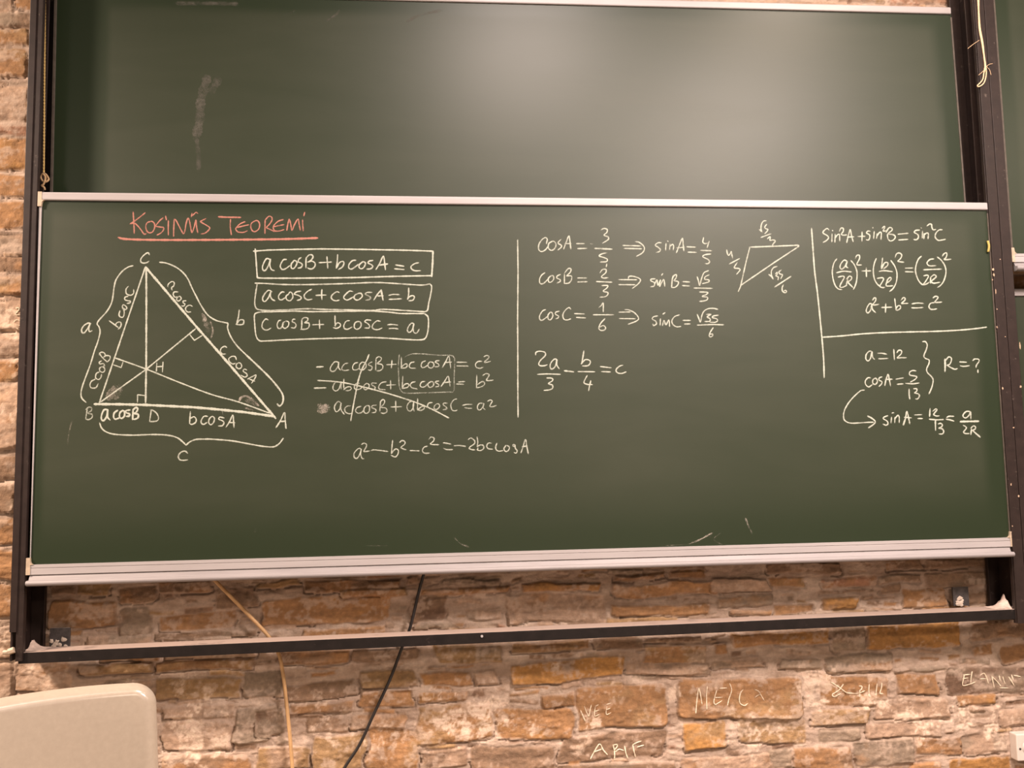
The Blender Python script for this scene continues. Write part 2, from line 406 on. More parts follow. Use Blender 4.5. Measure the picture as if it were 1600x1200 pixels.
    me = bpy.data.meshes.new('wall_back')
    me.vertices.add(len(V)); me.vertices.foreach_set('co', V.astype('f').ravel())
    me.loops.add(Q.size); me.loops.foreach_set('vertex_index', Q.astype('i').ravel())
    me.polygons.add(len(Q)); me.polygons.foreach_set('loop_start', np.arange(0, Q.size, 4, dtype='i'))
    me.polygons.foreach_set('use_smooth', np.ones(len(Q), bool))
    me.update(calc_edges=True)
    a = me.attributes.new('col', 'FLOAT_COLOR', 'POINT')
    a.data.foreach_set('color', np.concatenate([C.reshape(-1, 3), np.ones((nz*nx, 1))], 1).astype('f').ravel())
    me.materials.append(STONE)
    o = bpy.data.objects.new('wall_back', me); COL.objects.link(o); o['kind'] = 'structure'
    def height(x, z):
        i = min(max(int(np.searchsorted(xs, x)), 0), nx-1); j = min(max(int(np.searchsorted(zs, z)), 0), nz-1)
        return H[max(j-1, 0):j+2, max(i-1, 0):i+2].max()
    return o, height
wall, wall_height = build_wall()

b = MB(); b.box(-3.4, 5.6, -9.0, 0.16, -0.08, 0.0)
b.build('floor', FLOORM)['kind'] = 'structure'

# ---------------------------------------------------------------- sliding chalkboards
def board(name, label, x0, zbase, width, height, yf, tilt, surf, group=None, tray=True, edge=None, caps=0):
    """zbase = lower edge of the green writing surface; x0 = its left edge; yf = depth of its face"""
    x1, zt = x0+width, zbase+height; xm = (x0+x1)/2
    edge = edge or EDGE
    root = empty(name, (xm, yf, zbase), label, 'chalkboard', group); base_of(root)
    root.rotation_euler = (0, tilt, 0)
    b = MB(); b.box(x0-.006, x1+.006, yf, yf+.022, zbase-.006, zt+.006); b.build('writing_surface', surf, root)
    # top rail: aluminium channel with a fine groove
    b = MB(); b.extrude_x([(yf-.006, zt), (yf-.008, zt+.003), (yf-.008, zt+.024), (yf-.005, zt+.028), (yf+.024, zt+.028), (yf+.024, zt)], x0-.003, x1+.001)
    b.build('top_rail', ALU, root, 0.001)
    p = [(yf-.007, zbase), (yf-.007, zbase-.010), (yf-.0055, zbase-.0105), (yf-.0055, zbase-.012), (yf-.007, zbase-.0125), (yf-.007, zbase-.032),
         (yf-.002, zbase-.033), (yf-.002, zbase-.036)]
    b = MB(); b.extrude_x(p + [(yf+.024, zbase-.036), (yf+.024, zbase)], x0-.001, x1+.001); b.build('bottom_rail', ALU, root)
    for xa, xb, em in ((x0-.009, x0, edge), (x1, x1+.006, EDGE)):
        b = MB(); xl = xa+.007 if em is ALU else xa     # worn thin towards the foot
        ring = [(xl, zbase+.012), (xb, zbase+.012), (xb, zt-.012), (xa, zt-.012)]
        b.add([(x, yf-.004, z) for x, z in ring]+[(x, yf+.023, z) for x, z in ring], [(0,1,2,3), (7,6,5,4)]+[(i, (i+1) % 4, 4+(i+1) % 4, 4+i) for i in range(4)])
        b.build('side_rail', em, root, 0.0008)
    for sx, xe in ((1, x0), (-1, x1)):                 # rounded plastic corner pieces
        for top in (1, 0):
            if not caps or (sx < 0 and (top or caps < 2)) or (top and caps < 2): continue
            zc = zt if top else zbase; s = -1 if top else 1
            prof = [(-.0115, -s*.0285 if top else -s*.0325), (.0015, -s*.0285 if top else -s*.0325), (.0015, -s*.001), (.011, s*.0005)]
            prof += [(.0015+.0095*(1-math.sin(a)), s*(.0005+.0125*(1-math.cos(a)))) for a in (.4, .8, 1.2, 1.57)]
            prof += [(.0005, s*.022), (-.0115, s*.022)]
            n = len(prof)
            vs = [(xe+sx*px, yf-.0092, zc+pz) for px, pz in prof] + [(xe+sx*px, yf+.025, zc+pz) for px, pz in prof]
            b = MB(); b.add(vs, [tuple(range(n)), tuple(range(n, 2*n))[::-1]] + [(i, (i+1) % n, n+(i+1) % n, n+i) for i in range(n)])
            b.build('corner_cap', CAP, root, label='yellowed plastic corner cap')
    if tray:
        z = zbase-.036
        prof = [(yf+.0, z), (yf-.004, z), (yf-.005, z-.002), (yf-.010, z-.0125), (yf-.012, z-.0145)]
        prof += [(yf-.019+.010*math.cos(a), z-.0225+.009*math.sin(a)) for a in np.linspace(1.2, 5.2, 14)]
        prof += [(yf-.012, z-.031), (yf-.0, z-.031)]
        b = MB(); b.extrude_x(prof, x0-.001, x1-.004); b.build('chalk_tray', LIP, root)
        b = MB(); b.extrude_x([(yf-.019+.0094*math.cos(a), z-.0225+.0084*math.sin(a)) for a in np.linspace(0, 6.283, 17)[:-1]], x0-.004, x1-.001)
        b.build('tray_lip', LIP, root, smooth=False)
    return root

SURF = dict(low=mat_board('green_board_lower', 1.0, ((-1.685, 1.66), (0.02, 1.205))),
            up=mat_board('green_board_upper', 2.0, ((-1.52, 1.64), (-0.1, 1.195))),
            nb=mat_board('green_board_neighbour', 3.0, ((-1.66, 1.6), (0.05, 1.2))))
low = board('chalkboard', 'front green chalkboard covered in white trigonometry writing under a red heading', -1.700, 0.970, 3.400, 1.219, 0.0, 0.0, SURF['low'], edge=ALU, caps=2)
upp = board('chalkboard', 'blank green chalkboard with a broad lamp glare, raised behind the written one', -1.697, 1.772, 3.372, 1.219, 0.088, -0.0085, SURF['up'])
nbf = board('chalkboard', 'neighbouring green chalkboard pushed up at the right edge, pale tray along its foot', 1.794, 2.022, 3.400, 1.219, 0.0, 0.0, SURF['nb'], caps=1)
nbr = board('chalkboard', 'green chalkboard low behind the raised one at the right edge, shaded top rail', 1.803, 0.760, 3.380, 1.118, 0.088, 0.0, SURF['nb'])

# ---------------------------------------------------------------- steel frames that carry the boards
def frame(name, label, xl, xr, seen_left, group='brown steel chalkboard frames'):
    root = empty(name, ((xl+xr)/2, 0.06, 0.66), label, 'board frame', group); base_of(root)
    for s, xo in ((1, xl), (-1, xr)):
        X = lambda a, c: (xo+s*a, xo+s*c) if s > 0 else (xo+s*c, xo+s*a)
        b = MB()
        if seen_left and s > 0:
            b.box(*X(0, .021), -.014, -.007, .757, 3.4); b.box(*X(.019, .0405), -.010, -.003, .664, 3.4)
        else:
            b.box(*X(0, .0385), -.011, -.004, .664, 3.4)
        b.box(*X(.0375, .0405), -.004, .012, .664, 3.4)          # turned-in front lip
        b.box(*X(0, .006), -.005, .142, .664, 3.4)               # web
        b.box(*X(.006, .052), .130, .137, .664, 3.4)             # back flange
        b.box(*X(.050, .0535), .120, .137, .664, 3.4)
        b.box(*X(.006, .036), .052, .058, .9, 3.4)               # rib between the two tracks
        b.build('post', STEEL, root, 0.0012)
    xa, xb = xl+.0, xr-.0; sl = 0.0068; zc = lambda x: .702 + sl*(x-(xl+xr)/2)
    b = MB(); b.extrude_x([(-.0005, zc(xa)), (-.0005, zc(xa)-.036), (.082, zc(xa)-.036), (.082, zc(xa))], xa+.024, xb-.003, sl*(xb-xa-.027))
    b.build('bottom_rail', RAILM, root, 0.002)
    return root, zc
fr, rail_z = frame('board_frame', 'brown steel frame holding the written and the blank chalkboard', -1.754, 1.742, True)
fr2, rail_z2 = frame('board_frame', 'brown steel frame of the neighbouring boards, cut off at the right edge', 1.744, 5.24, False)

# parts seen on the main frame
for cx, cz, w, h in ((-1.648, .712, .066, .068), (1.573, .747, .062, .070)):
    b = MB(); n = 14
    ring = [(cx+(w/2)*c[0], cz+(h/2)*c[1]) for c in [(-1, -1), (1, -1), (1, 1), (-1, 1)]]
    b.box(cx-w/2, cx+w/2, .118, .126, cz-h/2, cz+h/2); b.build('mounting_plate', PLATE, fr, 0.0015, label='small grey wall plate spattered with plaster')
    rr = random.Random(int(cx*1000)); b = MB()
    for k in range(9):                                  # plaster spatter on the plate
        px, pz = cx+rr.uniform(-.4, .35)*w, cz-h*.5+abs(rr.gauss(0, .32))*h; r0 = rr.uniform(.004, .011)
        m = 9; ring = [(px+r0*rr.uniform(.6, 1.3)*math.cos(2*math.pi*i/m), .1165, pz+r0*rr.uniform(.5, 1.1)*math.sin(2*math.pi*i/m)) for i in range(m)]
        b.add(ring+[(px, .1145, pz)]+[(x, .1185, z) for x, y, z in ring], [(i, (i+1) % m, m) for i in range(m)]+[(i, i+m+1, (i+1) % m+m+1, (i+1) % m) for i in range(m)])
    b.build('plaster_spatter', PLASTER, fr)
def heap(cx, cy, cz, lx, ly, lz, seed, skew=1):
    rr = random.Random(seed); b = MB(); n, m = 16, 12; vs = []
    for j in range(m+1):
        for i in range(n+1):
            u, v = i/n, j/m
            h = max(0, (1-u)**2.6)*(0.35+0.65*v)*(1-abs(2*v-1)**5)*(.8+.4*math.sin(7*v+seed))
            vs.append((cx+skew*u*lx, cy+v*ly, cz+lz*h*rr.uniform(.8, 1.15)+0.0014*rr.random()))
    b.add(vs, [(j*(n+1)+i, j*(n+1)+i+1, (j+1)*(n+1)+i+1, (j+1)*(n+1)+i) for j in range(m) for i in range(n)])
    o = b.build('dust_heap', DUST, fr, smooth=True, label='pale chalk dust piled in the frame corner'); o['kind'] = 'stuff'
heap(-1.712, .012, rail_z(-1.70)+.0005, .055, .068, .032, 3)
heap(1.700, .012, rail_z(1.70)-.0005, .070, .068, .050, 4, -1)
b = MB()                                                # clamp bolt at the lower left corner
p = at(31, 1017, -.01)
b.tube([(-1.772, -.010, p[2]-.003), (-1.752, -.010, p[2]-.003)], .0075, 8); b.tube([(-1.756, -.010, p[2]-.002), (-1.738, -.010, p[2]+.004)], .0105, 6)
b.build('clamp_bolt', CAP, fr, 0.001, label='pale bolt at the lower left corner')
b = MB(); p = at(753, 994, -.002); b.tube([(p[0], -.0045, p[2]), (p[0], .002, p[2])], .0045, 8); b.build('rivet', ALU, fr, label='bright rivet on the bottom rail')

CHIP = mat_simple('bare_chipped_primer', (0.45, 0.32, 0.22), 0.8, 0, 0.2, 0.3, 90)
rr = random.Random(5); b0, b1 = MB(), MB()                         # chipped paint on the worn right post
for px, py, w_, h_ in ((1552,421,4,5),(1553,429,3,6),(1551,437,3,3),(1595,604,4,5),(1567,607,3,5),(1558,483,2.5,2),(1558,511,2,4),(1571,526,2.5,1.5),(1584,668,4,2),(1580,757,2,5),(1592,775,4,4),(1563,405,2.5,2),(1582,822,2,3),(1556,455,2,10),(1594,540,2.5,16)):
    c = at(px, py, -.012); m = 10; q = [(rr.uniform(.6, 1.1)*math.cos(2*math.pi*i/m)*w_*.0011, rr.uniform(.6, 1.1)*math.sin(2*math.pi*i/m)*h_*.0011) for i in range(m)]
    (b1 if c[0] > 1.743 else b0).add([(c[0]+x, -.0113, c[2]+z) for x, z in q]+[(c[0]+x*.9, -.0106, c[2]+z*.9) for x, z in q], [tuple(range(m)), tuple(range(m, 2*m))[::-1]]+[(i, (i+1) % m, m+(i+1) % m, m+i) for i in range(m)])
for bb, own in ((b0, fr), (b1, fr2)): bb.build('chipped_paint', CHIP, own, label='pale chips in the brown paint')['kind'] = 'stuff'
c = at(1543, 385, -.003); b = MB(); b.tube(catmull([(c[0], -.006, c[2]+.020), (c[0]+.002, -.009, c[2]), (c[0]-.001, -.006, c[2]-.022)], .004), [.003]*1 if 0 else .0042, 8)  # small yellow chip on the board's right edge
b.build('yellow_scrap', mat_simple('yellow_chip', (.42, .33, .10), .7, 0, .2, .2, 80), low, smooth=True, label='yellow scrap stuck on the right edge')

# ---------------------------------------------------------------- cords, cables, socket, chair
def path(pts, y): return [tuple(at(px, py, d)) for (px, py), d in zip(pts, y if hasattr(y, '__len__') else [y]*len(pts))]
def tubes(name, mat, lines, label, cat, r=.004, seg=8):
    b = MB()
    for ln in lines:
        rad = r
        if isinstance(ln, tuple): ln, rad = ln
        b.tube(catmull(ln, .01), rad, seg)
    return tag(b.build(name, mat, smooth=True), label, cat)
tp = path([(300,862),(322,888),(336,907),(374,946),(416,990),(434,1018),(442,1052),(448,1102),(453,1150),(457,1202)], [.105,.108,.11,.112,.104,.108,.112,.114,.114,.114])
tp += [(tp[-1][0]+.01, .11, .10), (tp[-1][0]+.03, .10, .02), (tp[-1][0]+.10, .06, .0075)]
tubes('cable', TAN, [tp], 'tan cable running down the stone wall from under the chalk tray', 'cable', .0062, 10)
bp = path([(672,855),(664,890),(655,922),(641,980),(628,1012),(610,1060),(583,1118),(562,1163),(537,1202)], [.105,.11,.112,.104,.106,.112,.114,.114,.112])
bp += [(bp[-1][0]-.08, .11, .10), (bp[-1][0]-.14, .10, .02), (bp[-1][0]-.22, .07, .0068)]
tubes('cable', BLACK, [bp], 'thin black cable slanting down the wall behind the bottom rail', 'cable', .0055, 10)

# braided pull cord in the left post, tied off in a knot above the front board
b = MB(); x0 = at(69.5, 0, .03); x1 = at(67.6, 272, .03)
for k in range(2):
    pts = []
    for t in np.linspace(-0.5, 1, 150):
        p = x0*(1-t)+x1*t; a = t*170+k*math.pi
        pts.append((p[0]+.0016*math.cos(a), .034+.0016*math.sin(a), p[2]))
    b.tube(pts, .0021, 6)
cord = tag(b.build('pull_cord', mat_simple('yellow_braided_cord', (0.50, 0.35, 0.13), .8, 0, .2, .3, 300), smooth=True), 'yellow braided pull cord hanging inside the left steel post', 'cord')
b = MB()
kn = path([(67.5,270),(72,273),(76,280),(72,284),(67,283),(64,277),(67,272),(71,278),(68,288),(65,290),(69,293),(70,297)], [.03,.024,.022,.018,.02,.022,.018,.016,.016,.018,.018,.02])
b.tube(catmull(kn, .002), .0034, 8)
tag(b.build('rope_knot', ROPE, smooth=True), 'frayed brown rope knot above the upper left board corner', 'rope')

tw = []
for k, (dx, ph) in enumerate(((0, 0), (.9, 2.0), (-.8, 4.1))):
    pts = [(1526.5,-40),(1528,0),(1530,30),(1532,52),(1536,78),(1539.5,100),(1540.2,108)]
    tw.append((path([(x+dx*math.sin(y*.09+ph)*.9+dx*.35, y) for x, y in catmull(pts, 3)], -.0150), .0030))
loop = [(1538.5,106),(1537,116),(1535.5,124),(1531,130),(1527.3,133.5),(1528.2,135.5),(1532,134.4),(1537,130),(1540,122),(1541,113),(1540.6,106)]
tw.append((path(catmull(loop, .8), -.0150), .0023))
for st in ([(1541,104),(1546,100.5),(1551,99.5)], [(1541.5,104),(1546,109),(1548.5,117)], [(1537.5,110),(1533,114),(1529,117.5)], [(1530,63),(1521,69),(1512,76)]):
    tw.append((path(catmull(st, 1), -.0145), .0008))
b = MB(); b.tube(path([(1539.6,104),(1540.2,108),(1540,112)], -.0145), [.0026,.0042,.0028], 8)
for ln, rad in tw: b.tube(ln, rad, 6)
tag(b.build('twine', TWINE, smooth=True), 'frayed pale twine hanging in a loop down the right steel post', 'twine')

sx, sz = 1.792, .194
sk = empty('wall_socket', (sx, .13, sz-.046), 'pale square power socket on the stone wall, cut by the right edge', 'socket'); base_of(sk)
b = MB(); b.box(sx-.046, sx+.046, .108, .150, sz-.048, sz+.048); b.build('face_plate', SOCKET, sk, .004)
b = MB(); n = 28; rg = lambda r, y: [(sx+r*math.cos(2*math.pi*i/n), y, sz+r*math.sin(2*math.pi*i/n)) for i in range(n)]
vs = rg(.026, .107)+rg(.023, .104)+rg(.020, .104)+rg(.0185, .112); fs = []
for k in range(3): fs += [(k*n+i, k*n+(i+1) % n, (k+1)*n+(i+1) % n, (k+1)*n+i) for i in range(n)]
b.add(vs, fs+[tuple(range(3*n, 4*n))]); b.build('socket_well', SOCKET, sk, smooth=False)
for s in (-1, 1):
    b = MB(); b.tube([(sx+s*.0095, .1105, sz), (sx+s*.0095, .114, sz)], .0028, 10); b.build('pin_hole', HOLE, sk, label='dark pin hole')
b = MB(); b.tube([(sx-.034, .1065, sz-.004), (sx-.034, .110, sz-.004)], .004, 12); b.build('screw', HOLE, sk, label='dark screw')

# ---- moulded shell chair
CH = np.array([-1.113, -1.28, 0.0]); CA = 0.52      # base and turn about z
ch = empty('shell_chair', tuple(CH), 'beige moulded shell chair in front of the wall, cut by the lower left corner', 'chair')
ch.rotation_euler = (0, 0, CA)
def shell():
    # side profile (forward = -y towards the viewer): seat front lip, seat, bend, back
    prof = catmull([(-.235, .405), (-.215, .440), (-.12, .438), (.0, .425), (.085, .432), (.145, .475), (.172, .55), (.190, .645), (.206, .73), (.222, .803)], .004)
    d = np.r_[0, np.cumsum(np.linalg.norm(np.diff(prof, axis=0), axis=1))]; L = d[-1]
    n, m = 110, 64; vs = []; W = .232
    for j in range(n+1):
        # rows packed towards the top so the corner is round
        t = j/n; s = L*(1-(1-t)**1.6)
        y = np.interp(s, d, prof[:, 0]); z = np.interp(s, d, prof[:, 1])
        ty = np.interp(min(s+.004, L), d, prof[:, 0])-np.interp(max(s-.004, 0), d, prof[:, 0]); tz = np.interp(min(s+.004, L), d, prof[:, 1])-np.interp(max(s-.004, 0), d, prof[:, 1])
        q = math.hypot(ty, tz); nrm = np.array([0, -tz/q, ty/q])          # faces the sitter
        back = min(1, max(0, (s/L-.42)/.25)); w0 = W*(1-.05*back)+.006*back
        waist = 1-.035*math.exp(-((s/L-.47)/.12)**2)
        r = .044 if s > L/2 else .075; e = min(s, L-s)
        w = w0*waist-(r-math.sqrt(max(0, r*r-(r-e)**2)) if e < r else 0)
        for i in range(m+1):
            a = math.sin((i/m*2-1)*math.pi/2); x = a*w
            # distance to the rounded outline
            ex, ez = abs(x)-(w0*waist-r), r-e
            ed = r-math.hypot(max(ex, 0), max(ez, 0)) if (ex > 0 or ez > 0) else r
            ed = max(0, min(ed, r)); roll = .024*max(0, 1-ed/.026)**2.0
            dish = (.026*(1-back)+.030*back)*(x/W)**2
            crown = -.016*back*(x/W)**2*max(0, (s/L-.8)/.2)
            p = np.array([x, y, z]) + nrm*(dish-roll) + np.array([0, 0, crown])
            vs.append(p)
    b = MB(); b.add(vs, [(j*(m+1)+i, j*(m+1)+i+1, (j+1)*(m+1)+i+1, (j+1)*(m+1)+i) for j in range(n) for i in range(m)])
    o = b.build('seat_shell', FIBRE, ch, smooth=True)
    md = o.modifiers.new('thick', 'SOLIDIFY'); md.thickness = .006; md.offset = 0
    return o
shell()
for sx_ in (-1, 1):
    for y0, y1 in ((-.13, -.21), (.10, .21)):
        b = MB(); b.tube(catmull([(sx_*.11, y0*.8, .412), (sx_*.155, y0, .402), (sx_*.175, y0+.2*(y1-y0), .36), (sx_*.215, y1, .012)], .01), .0105, 12)
        lg = b.build('leg', TUBE, ch, smooth=True)
        b = MB(); b.tube([(sx_*.2145, y1*.998, .022), (sx_*.2155, y1, .0)], [.0125, .014], 12); f = b.build('foot_cap', BLACK, None); f.parent = lg
b = MB()
b.tube([(-.115, -.105, .412), (-.115, .085, .410)], .009, 10); b.tube([(.115, -.105, .412), (.115, .085, .410)], .009, 10)
b.tube([(-.115, -.02, .411), (.115, -.02, .411)], .009, 10); b.build('under_frame', TUBE, ch, smooth=True)

# ---------------------------------------------------------------- chalk writing on the front board
def strokes_mesh(text, ox, oy, sc, yfun, w=2.3, dens=.92, lift=.00045, thin=.86):
    """text: one stroke per ';' - points 'x,y' in an enlarged view whose corner is (ox, oy); flags L straight, w<width px>, d<density>"""
    b = MB(); rr = random.Random(len(text))
    for st in text.replace('\n', ' ').split(';'):
        tk = st.split()
        if not tk: continue
        W, D, straight, pts = w, dens, False, []
        for t in tk:
            if t == 'L': straight = True
            elif t[0] == 'w': W = float(t[1:])
            elif t[0] == 'd': D = float(t[1:])
            else:
                a, c = t.split(','); pts.append((ox+float(a)/sc, oy+float(c)/sc))
        q = (lin if straight else catmull)(pts, .7)
        n = len(q); T = np.gradient(q, axis=0); T /= np.linalg.norm(T, axis=1)[:, None]+1e-9
        W *= thin; N = np.stack([-T[:, 1], T[:, 0]], 1); ph = rr.uniform(0, 9)
        k = np.arange(n); wid = W/2*(1+.13*np.sin(k*.21+ph)+.09*np.sin(k*.83+2*ph)); end = np.minimum(k, n-1-k)
        wid = wid*np.clip(.62+.2*end, 0, 1)
        q = q.copy(); q[0] -= T[0]*W*.3; q[-1] += T[-1]*W*.3
        vs = []
        for i in range(n):
            for s, h in ((-1, 0.15), (0, 1.0), (1, 0.15)):
                px, py = q[i]+N[i]*wid[i]*s
                p = at(px, py, yfun(px, py)); vs.append((p[0], p[1]-lift*h, p[2]))
        m = len(b.v); b.v += vs
        b.f += [(m+3*i+j, m+3*i+j+1, m+3*i+j+4, m+3*i+j+3) for i in range(n-1) for j in (0, 1)]
        for i in range(n):
            e = .25*math.sin(i*.11+ph)*.3 + (-.12 if min(i, n-1-i) < 2 else 0)
            b.d += [D*(1+e)*.93, D*(1+e), D*(1+e)*.93]
    return b
flat = lambda px, py: 0.0
def clusters(b):
    """split the strokes into words or terms that stand apart from each other"""
    n = len(b.v); root = list(range(n))
    def find(a):
        while root[a] != a: root[a] = root[root[a]]; a = root[a]
        return a
    for f in b.f:
        for a in f[1:]: root[find(a)] = find(f[0])
    lab = np.array([find(i) for i in range(n)]); V = np.array(b.v); ids = np.unique(lab)
    lo = np.array([V[lab == i].min(0) for i in ids]); hi = np.array([V[lab == i].max(0) for i in ids]); size = (hi-lo).max(1)
    grp = list(range(len(ids)))
    def fg(a):
        while grp[a] != a: a = grp[a]
        return a
    for i in range(len(ids)):
        for j in range(i):
            gap = np.linalg.norm(np.maximum(0, np.maximum(lo[i]-hi[j], lo[j]-hi[i])))
            if gap <= max(.02, .5*max(size[i], size[j])): grp[fg(i)] = fg(j)
    gid = {i: fg(k) for k, i in enumerate(ids)}; vg = np.array([gid[i] for i in lab]); out = []
    for g in sorted(set(vg)):
        idx = np.nonzero(vg == g)[0]; mp = {int(o): k for k, o in enumerate(idx)}; m = MB()
        m.v = [b.v[i] for i in idx]; m.d = [b.d[i] for i in idx]; m.f = [tuple(mp[a] for a in f) for f in b.f if f[0] in mp]
        out.append(m)
    return out
def write(name, label, blocks, mat=None, on=None, yfun=flat):
    on = on or low
    tot = MB()
    for (ox, oy, sc, text), kw in blocks:
        b = strokes_mesh(text, ox, oy, sc, yfun, **kw); n = len(tot.v)
        tot.v += b.v; tot.f += [tuple(i+n for i in f) for f in b.f]; tot.d += b.d
    cl = clusters(tot)
    if len(cl) == 1: return tot.build(name, mat or CHALK, on, dens=True, label=label)
    part = bpy.data.objects.new(name, None); COL.objects.link(part); part.parent = on; part['label'] = label
    part.empty_display_size = .02; part['_base'] = list(on['_base'])
    for m in cl: m.build({'chalk_formula': 'chalk_term', 'chalk_letters': 'chalk_letter', 'chalk_smudge': 'chalk_mark'}.get(name, 'chalk_stroke'), mat or CHALK, part, dens=True)
    return part

write('chalk_heading', 'red chalk heading KOSINUS TEOREMI, underlined', [((100,320,8,"""
865,90 870,180 875,265 878,358; 1015,100 960,145 880,205 825,238; 825,238 880,232 920,262 960,310 1000,365 1030,362;
1085,208 1040,225 1022,270 1035,325 1065,350 1105,340 1132,290 1130,235 1100,208 1075,212; 1238,165 1200,195 1155,250 1150,268 1200,278 1242,285 1245,310 1215,350 1165,378;
1270,140 1280,190; 1305,195 1303,290 1305,380; 1378,180 1372,290 1370,395; 1378,180 1400,195 1440,270 1490,358 1510,330 1525,240 1550,168 1570,210 1590,320 1602,345 1630,270 1650,192 1658,280 1672,350;
1592,150 1600,105; 1605,135 1630,112 1652,95 1675,112; 1775,172 1720,200 1710,215 1770,250 1820,285 1805,320 1760,355 1710,365;
w2.8 1930,150 2020,155 2210,158; 2082,180 2078,270 2092,375; 2265,210 2200,240 2155,285 2148,310 2180,340 2240,345 2290,325; 2160,285 2240,265 2310,250;
2390,200 2345,230 2335,280 2355,325 2390,335 2435,300 2445,240 2420,200 2385,200; 2515,190 2512,280 2512,360; 2515,190 2560,145 2595,155 2600,190 2570,240 2525,285; 2525,285 2580,310 2630,335;
2740,185 2680,205 2630,250 2615,285 2635,325 2690,328 2750,310; 2620,275 2680,262 2750,248; 2785,320 2795,260 2815,180 2835,250 2850,320 2880,250 2925,180 2940,250 2955,320;
2982,190 2985,260 2990,325; 3008,95 2998,140; w3.7 d1.05 680,408 740,425 900,435 1200,440 1600,440 2100,437 2600,432 2900,425 3170,415"""), {'w': 2.2, 'dens': .9})], PINK)

write('chalk_triangle', 'chalk triangle with its three altitudes meeting at a point', [((100,320,8,"""
L w2.6 1015,785 440,2480; L w3.3 1028,790 1030,1200 1028,2000 1020,2480; L w4 d1.05 1020,780 1660,1530 2070,2000 2630,2650 2645,2670; L w4.3 d1.05 380,2492 700,2494 1020,2502 1600,2530 1840,2550 2240,2590 2630,2645;
L w2.4 445,2475 1030,2055 1645,1550; w2.4 640,1915 1030,2055 1440,2220 1840,2370 2180,2465 2570,2605; L w1.9 738,1965 715,2035 615,2000; L w2 918,2470 920,2375 1010,2385;
L w2 1570,1620 1630,1695 1725,1635; L w5 1018,2050 1040,2058 1030,2066"""), {})])
write('chalk_brace', 'chalk brace along the left side of the triangle', [((100,320,8,"""862,762 800,780 720,840 650,940 625,1040 615,1120 603,1195 580,1260 530,1340 440,1440 415,1490 440,1530 450,1600 420,1720 380,1830 330,1995 280,2130 230,2270 212,2360 225,2420 275,2470"""), {'w': 2.4})])
write('chalk_brace', 'chalk brace along the right side of the triangle', [((100,320,8,"""1195,718 1280,730 1400,780 1490,850 1550,930 1600,1040 1640,1120 1720,1270 1800,1380 1900,1445 2000,1470 2048,1485 2045,1540 2080,1640 2160,1760 2280,1880;
w3.1 2280,1880 2440,2030 2590,2180 2710,2330 2740,2410 2730,2480 2695,2515 2665,2490"""), {'w': 2.4})])
write('chalk_brace', 'chalk brace under the triangle', [((120,600,8,"""285,485 310,550 370,600 480,630 700,640 950,632 1130,640 1250,670 1320,720 1365,765; 1365,765 1420,720 1500,692 1600,690; 1598,690 1680,690 1930,710 2130,745 2330,780 2460,785 2530,745 2580,680"""), {'w': 2.5})])
write('chalk_letters', 'chalk corner letters A, B, C, D and H of the triangle', [((100,320,8,"""1068,625 1050,600 1010,620 965,670 960,710 985,728 1030,725 1062,705"""), {}),
((100,530,8,"""w2 1160,295 1155,405; w2 1238,285 1230,410; w2 1165,345 1240,340; d.75 290,880 280,940 272,1000; d.75 275,880 310,850 345,860 340,895 300,925 350,940 350,980 310,1005 275,1000;
d.8 1090,890 1080,960 1070,1030; d.8 1075,885 1110,890 1160,930 1182,985 1165,1020 1115,1030 1070,1030"""), {'w': 2.2}),
((280,530,8,"""1210,1105 1265,1020 1315,920 1325,1010 1335,1115; 1255,1030 1330,1025"""), {'w': 2.5})])
write('chalk_letters', 'chalk side letters a, b and c of the triangle', [((100,420,8,"""335,685 300,680 250,710 220,760 230,800 260,795 300,740 325,690 310,740 318,785 350,775"""), {'w': 2.5}),
((250,420,8,"""990,515 980,600 960,680; 955,690 1000,640 1045,645 1040,690 1000,700 950,695"""), {'w': 2.3}),
((120,600,8,"""1385,865 1350,840 1300,855 1270,900 1285,945 1330,955 1385,948"""), {'w': 2.5, 'dens': .85})])
write('chalk_side_note', 'chalk note a cos B under the triangle, heavily drawn', [((100,530,8,"""540,880 500,885 470,950 470,1005 500,1015 535,960 545,880 545,970 575,1010; 670,890 630,920 620,970 640,1000 690,985; 735,890 700,920 695,970 720,990 755,960 755,905 730,890;
825,885 775,895 780,920 820,935 815,960 780,965; 865,880 860,950 858,1005; 860,885 900,855 922,875 900,915 870,930 925,940 925,980 890,1000 860,1000"""), {'w': 3, 'dens': 1.05})])
write('chalk_side_note', 'chalk note b cos A under the triangle', [((280,530,8,"""140,905 135,980 130,1055; 130,1055 160,1065 205,1040 212,1000 185,970 140,990; 355,965 310,965 278,1010 275,1045 305,1065 350,1040; 400,970 375,1000 370,1045 395,1070 430,1040 440,990 415,965 385,985;
560,985 510,975 495,1000 540,1020 560,1045 540,1080 490,1085; 585,1100 630,1030 670,950 680,1030 685,1105; 620,1040 695,1045; d.6 540,895 548,940"""), {'w': 2.3})])
write('chalk_side_note', 'chalk note b cos C running up the left side', [((100,420,8,"""565,650 620,690 680,735; 640,705 665,672 705,668 715,700 700,735 678,755; 700,525 688,570 700,600 735,605 752,570 750,520 735,500; 735,500 730,465 745,450 775,470 785,495 765,510 740,490;
800,345 765,355 760,385 800,400 830,405 825,425 785,435; 805,220 778,250 775,300 800,325 840,330 870,305 870,260"""), {'w': 2.2})])
write('chalk_side_note', 'chalk note c cos B at the lower left side', [((100,530,8,"""390,500 340,530 325,580 345,610 400,605 428,555; 440,410 405,430 395,480 430,505 460,480 470,440; 470,345 445,365 450,400 485,415 510,390 500,355 470,345;
470,270 440,290 450,310 490,305 505,330 480,345; 440,175 480,230 540,285; 440,195 460,165 500,170 515,200 495,225; 495,225 530,205 575,215 570,255 540,285"""), {'w': 2.1, 'dens': .85})])
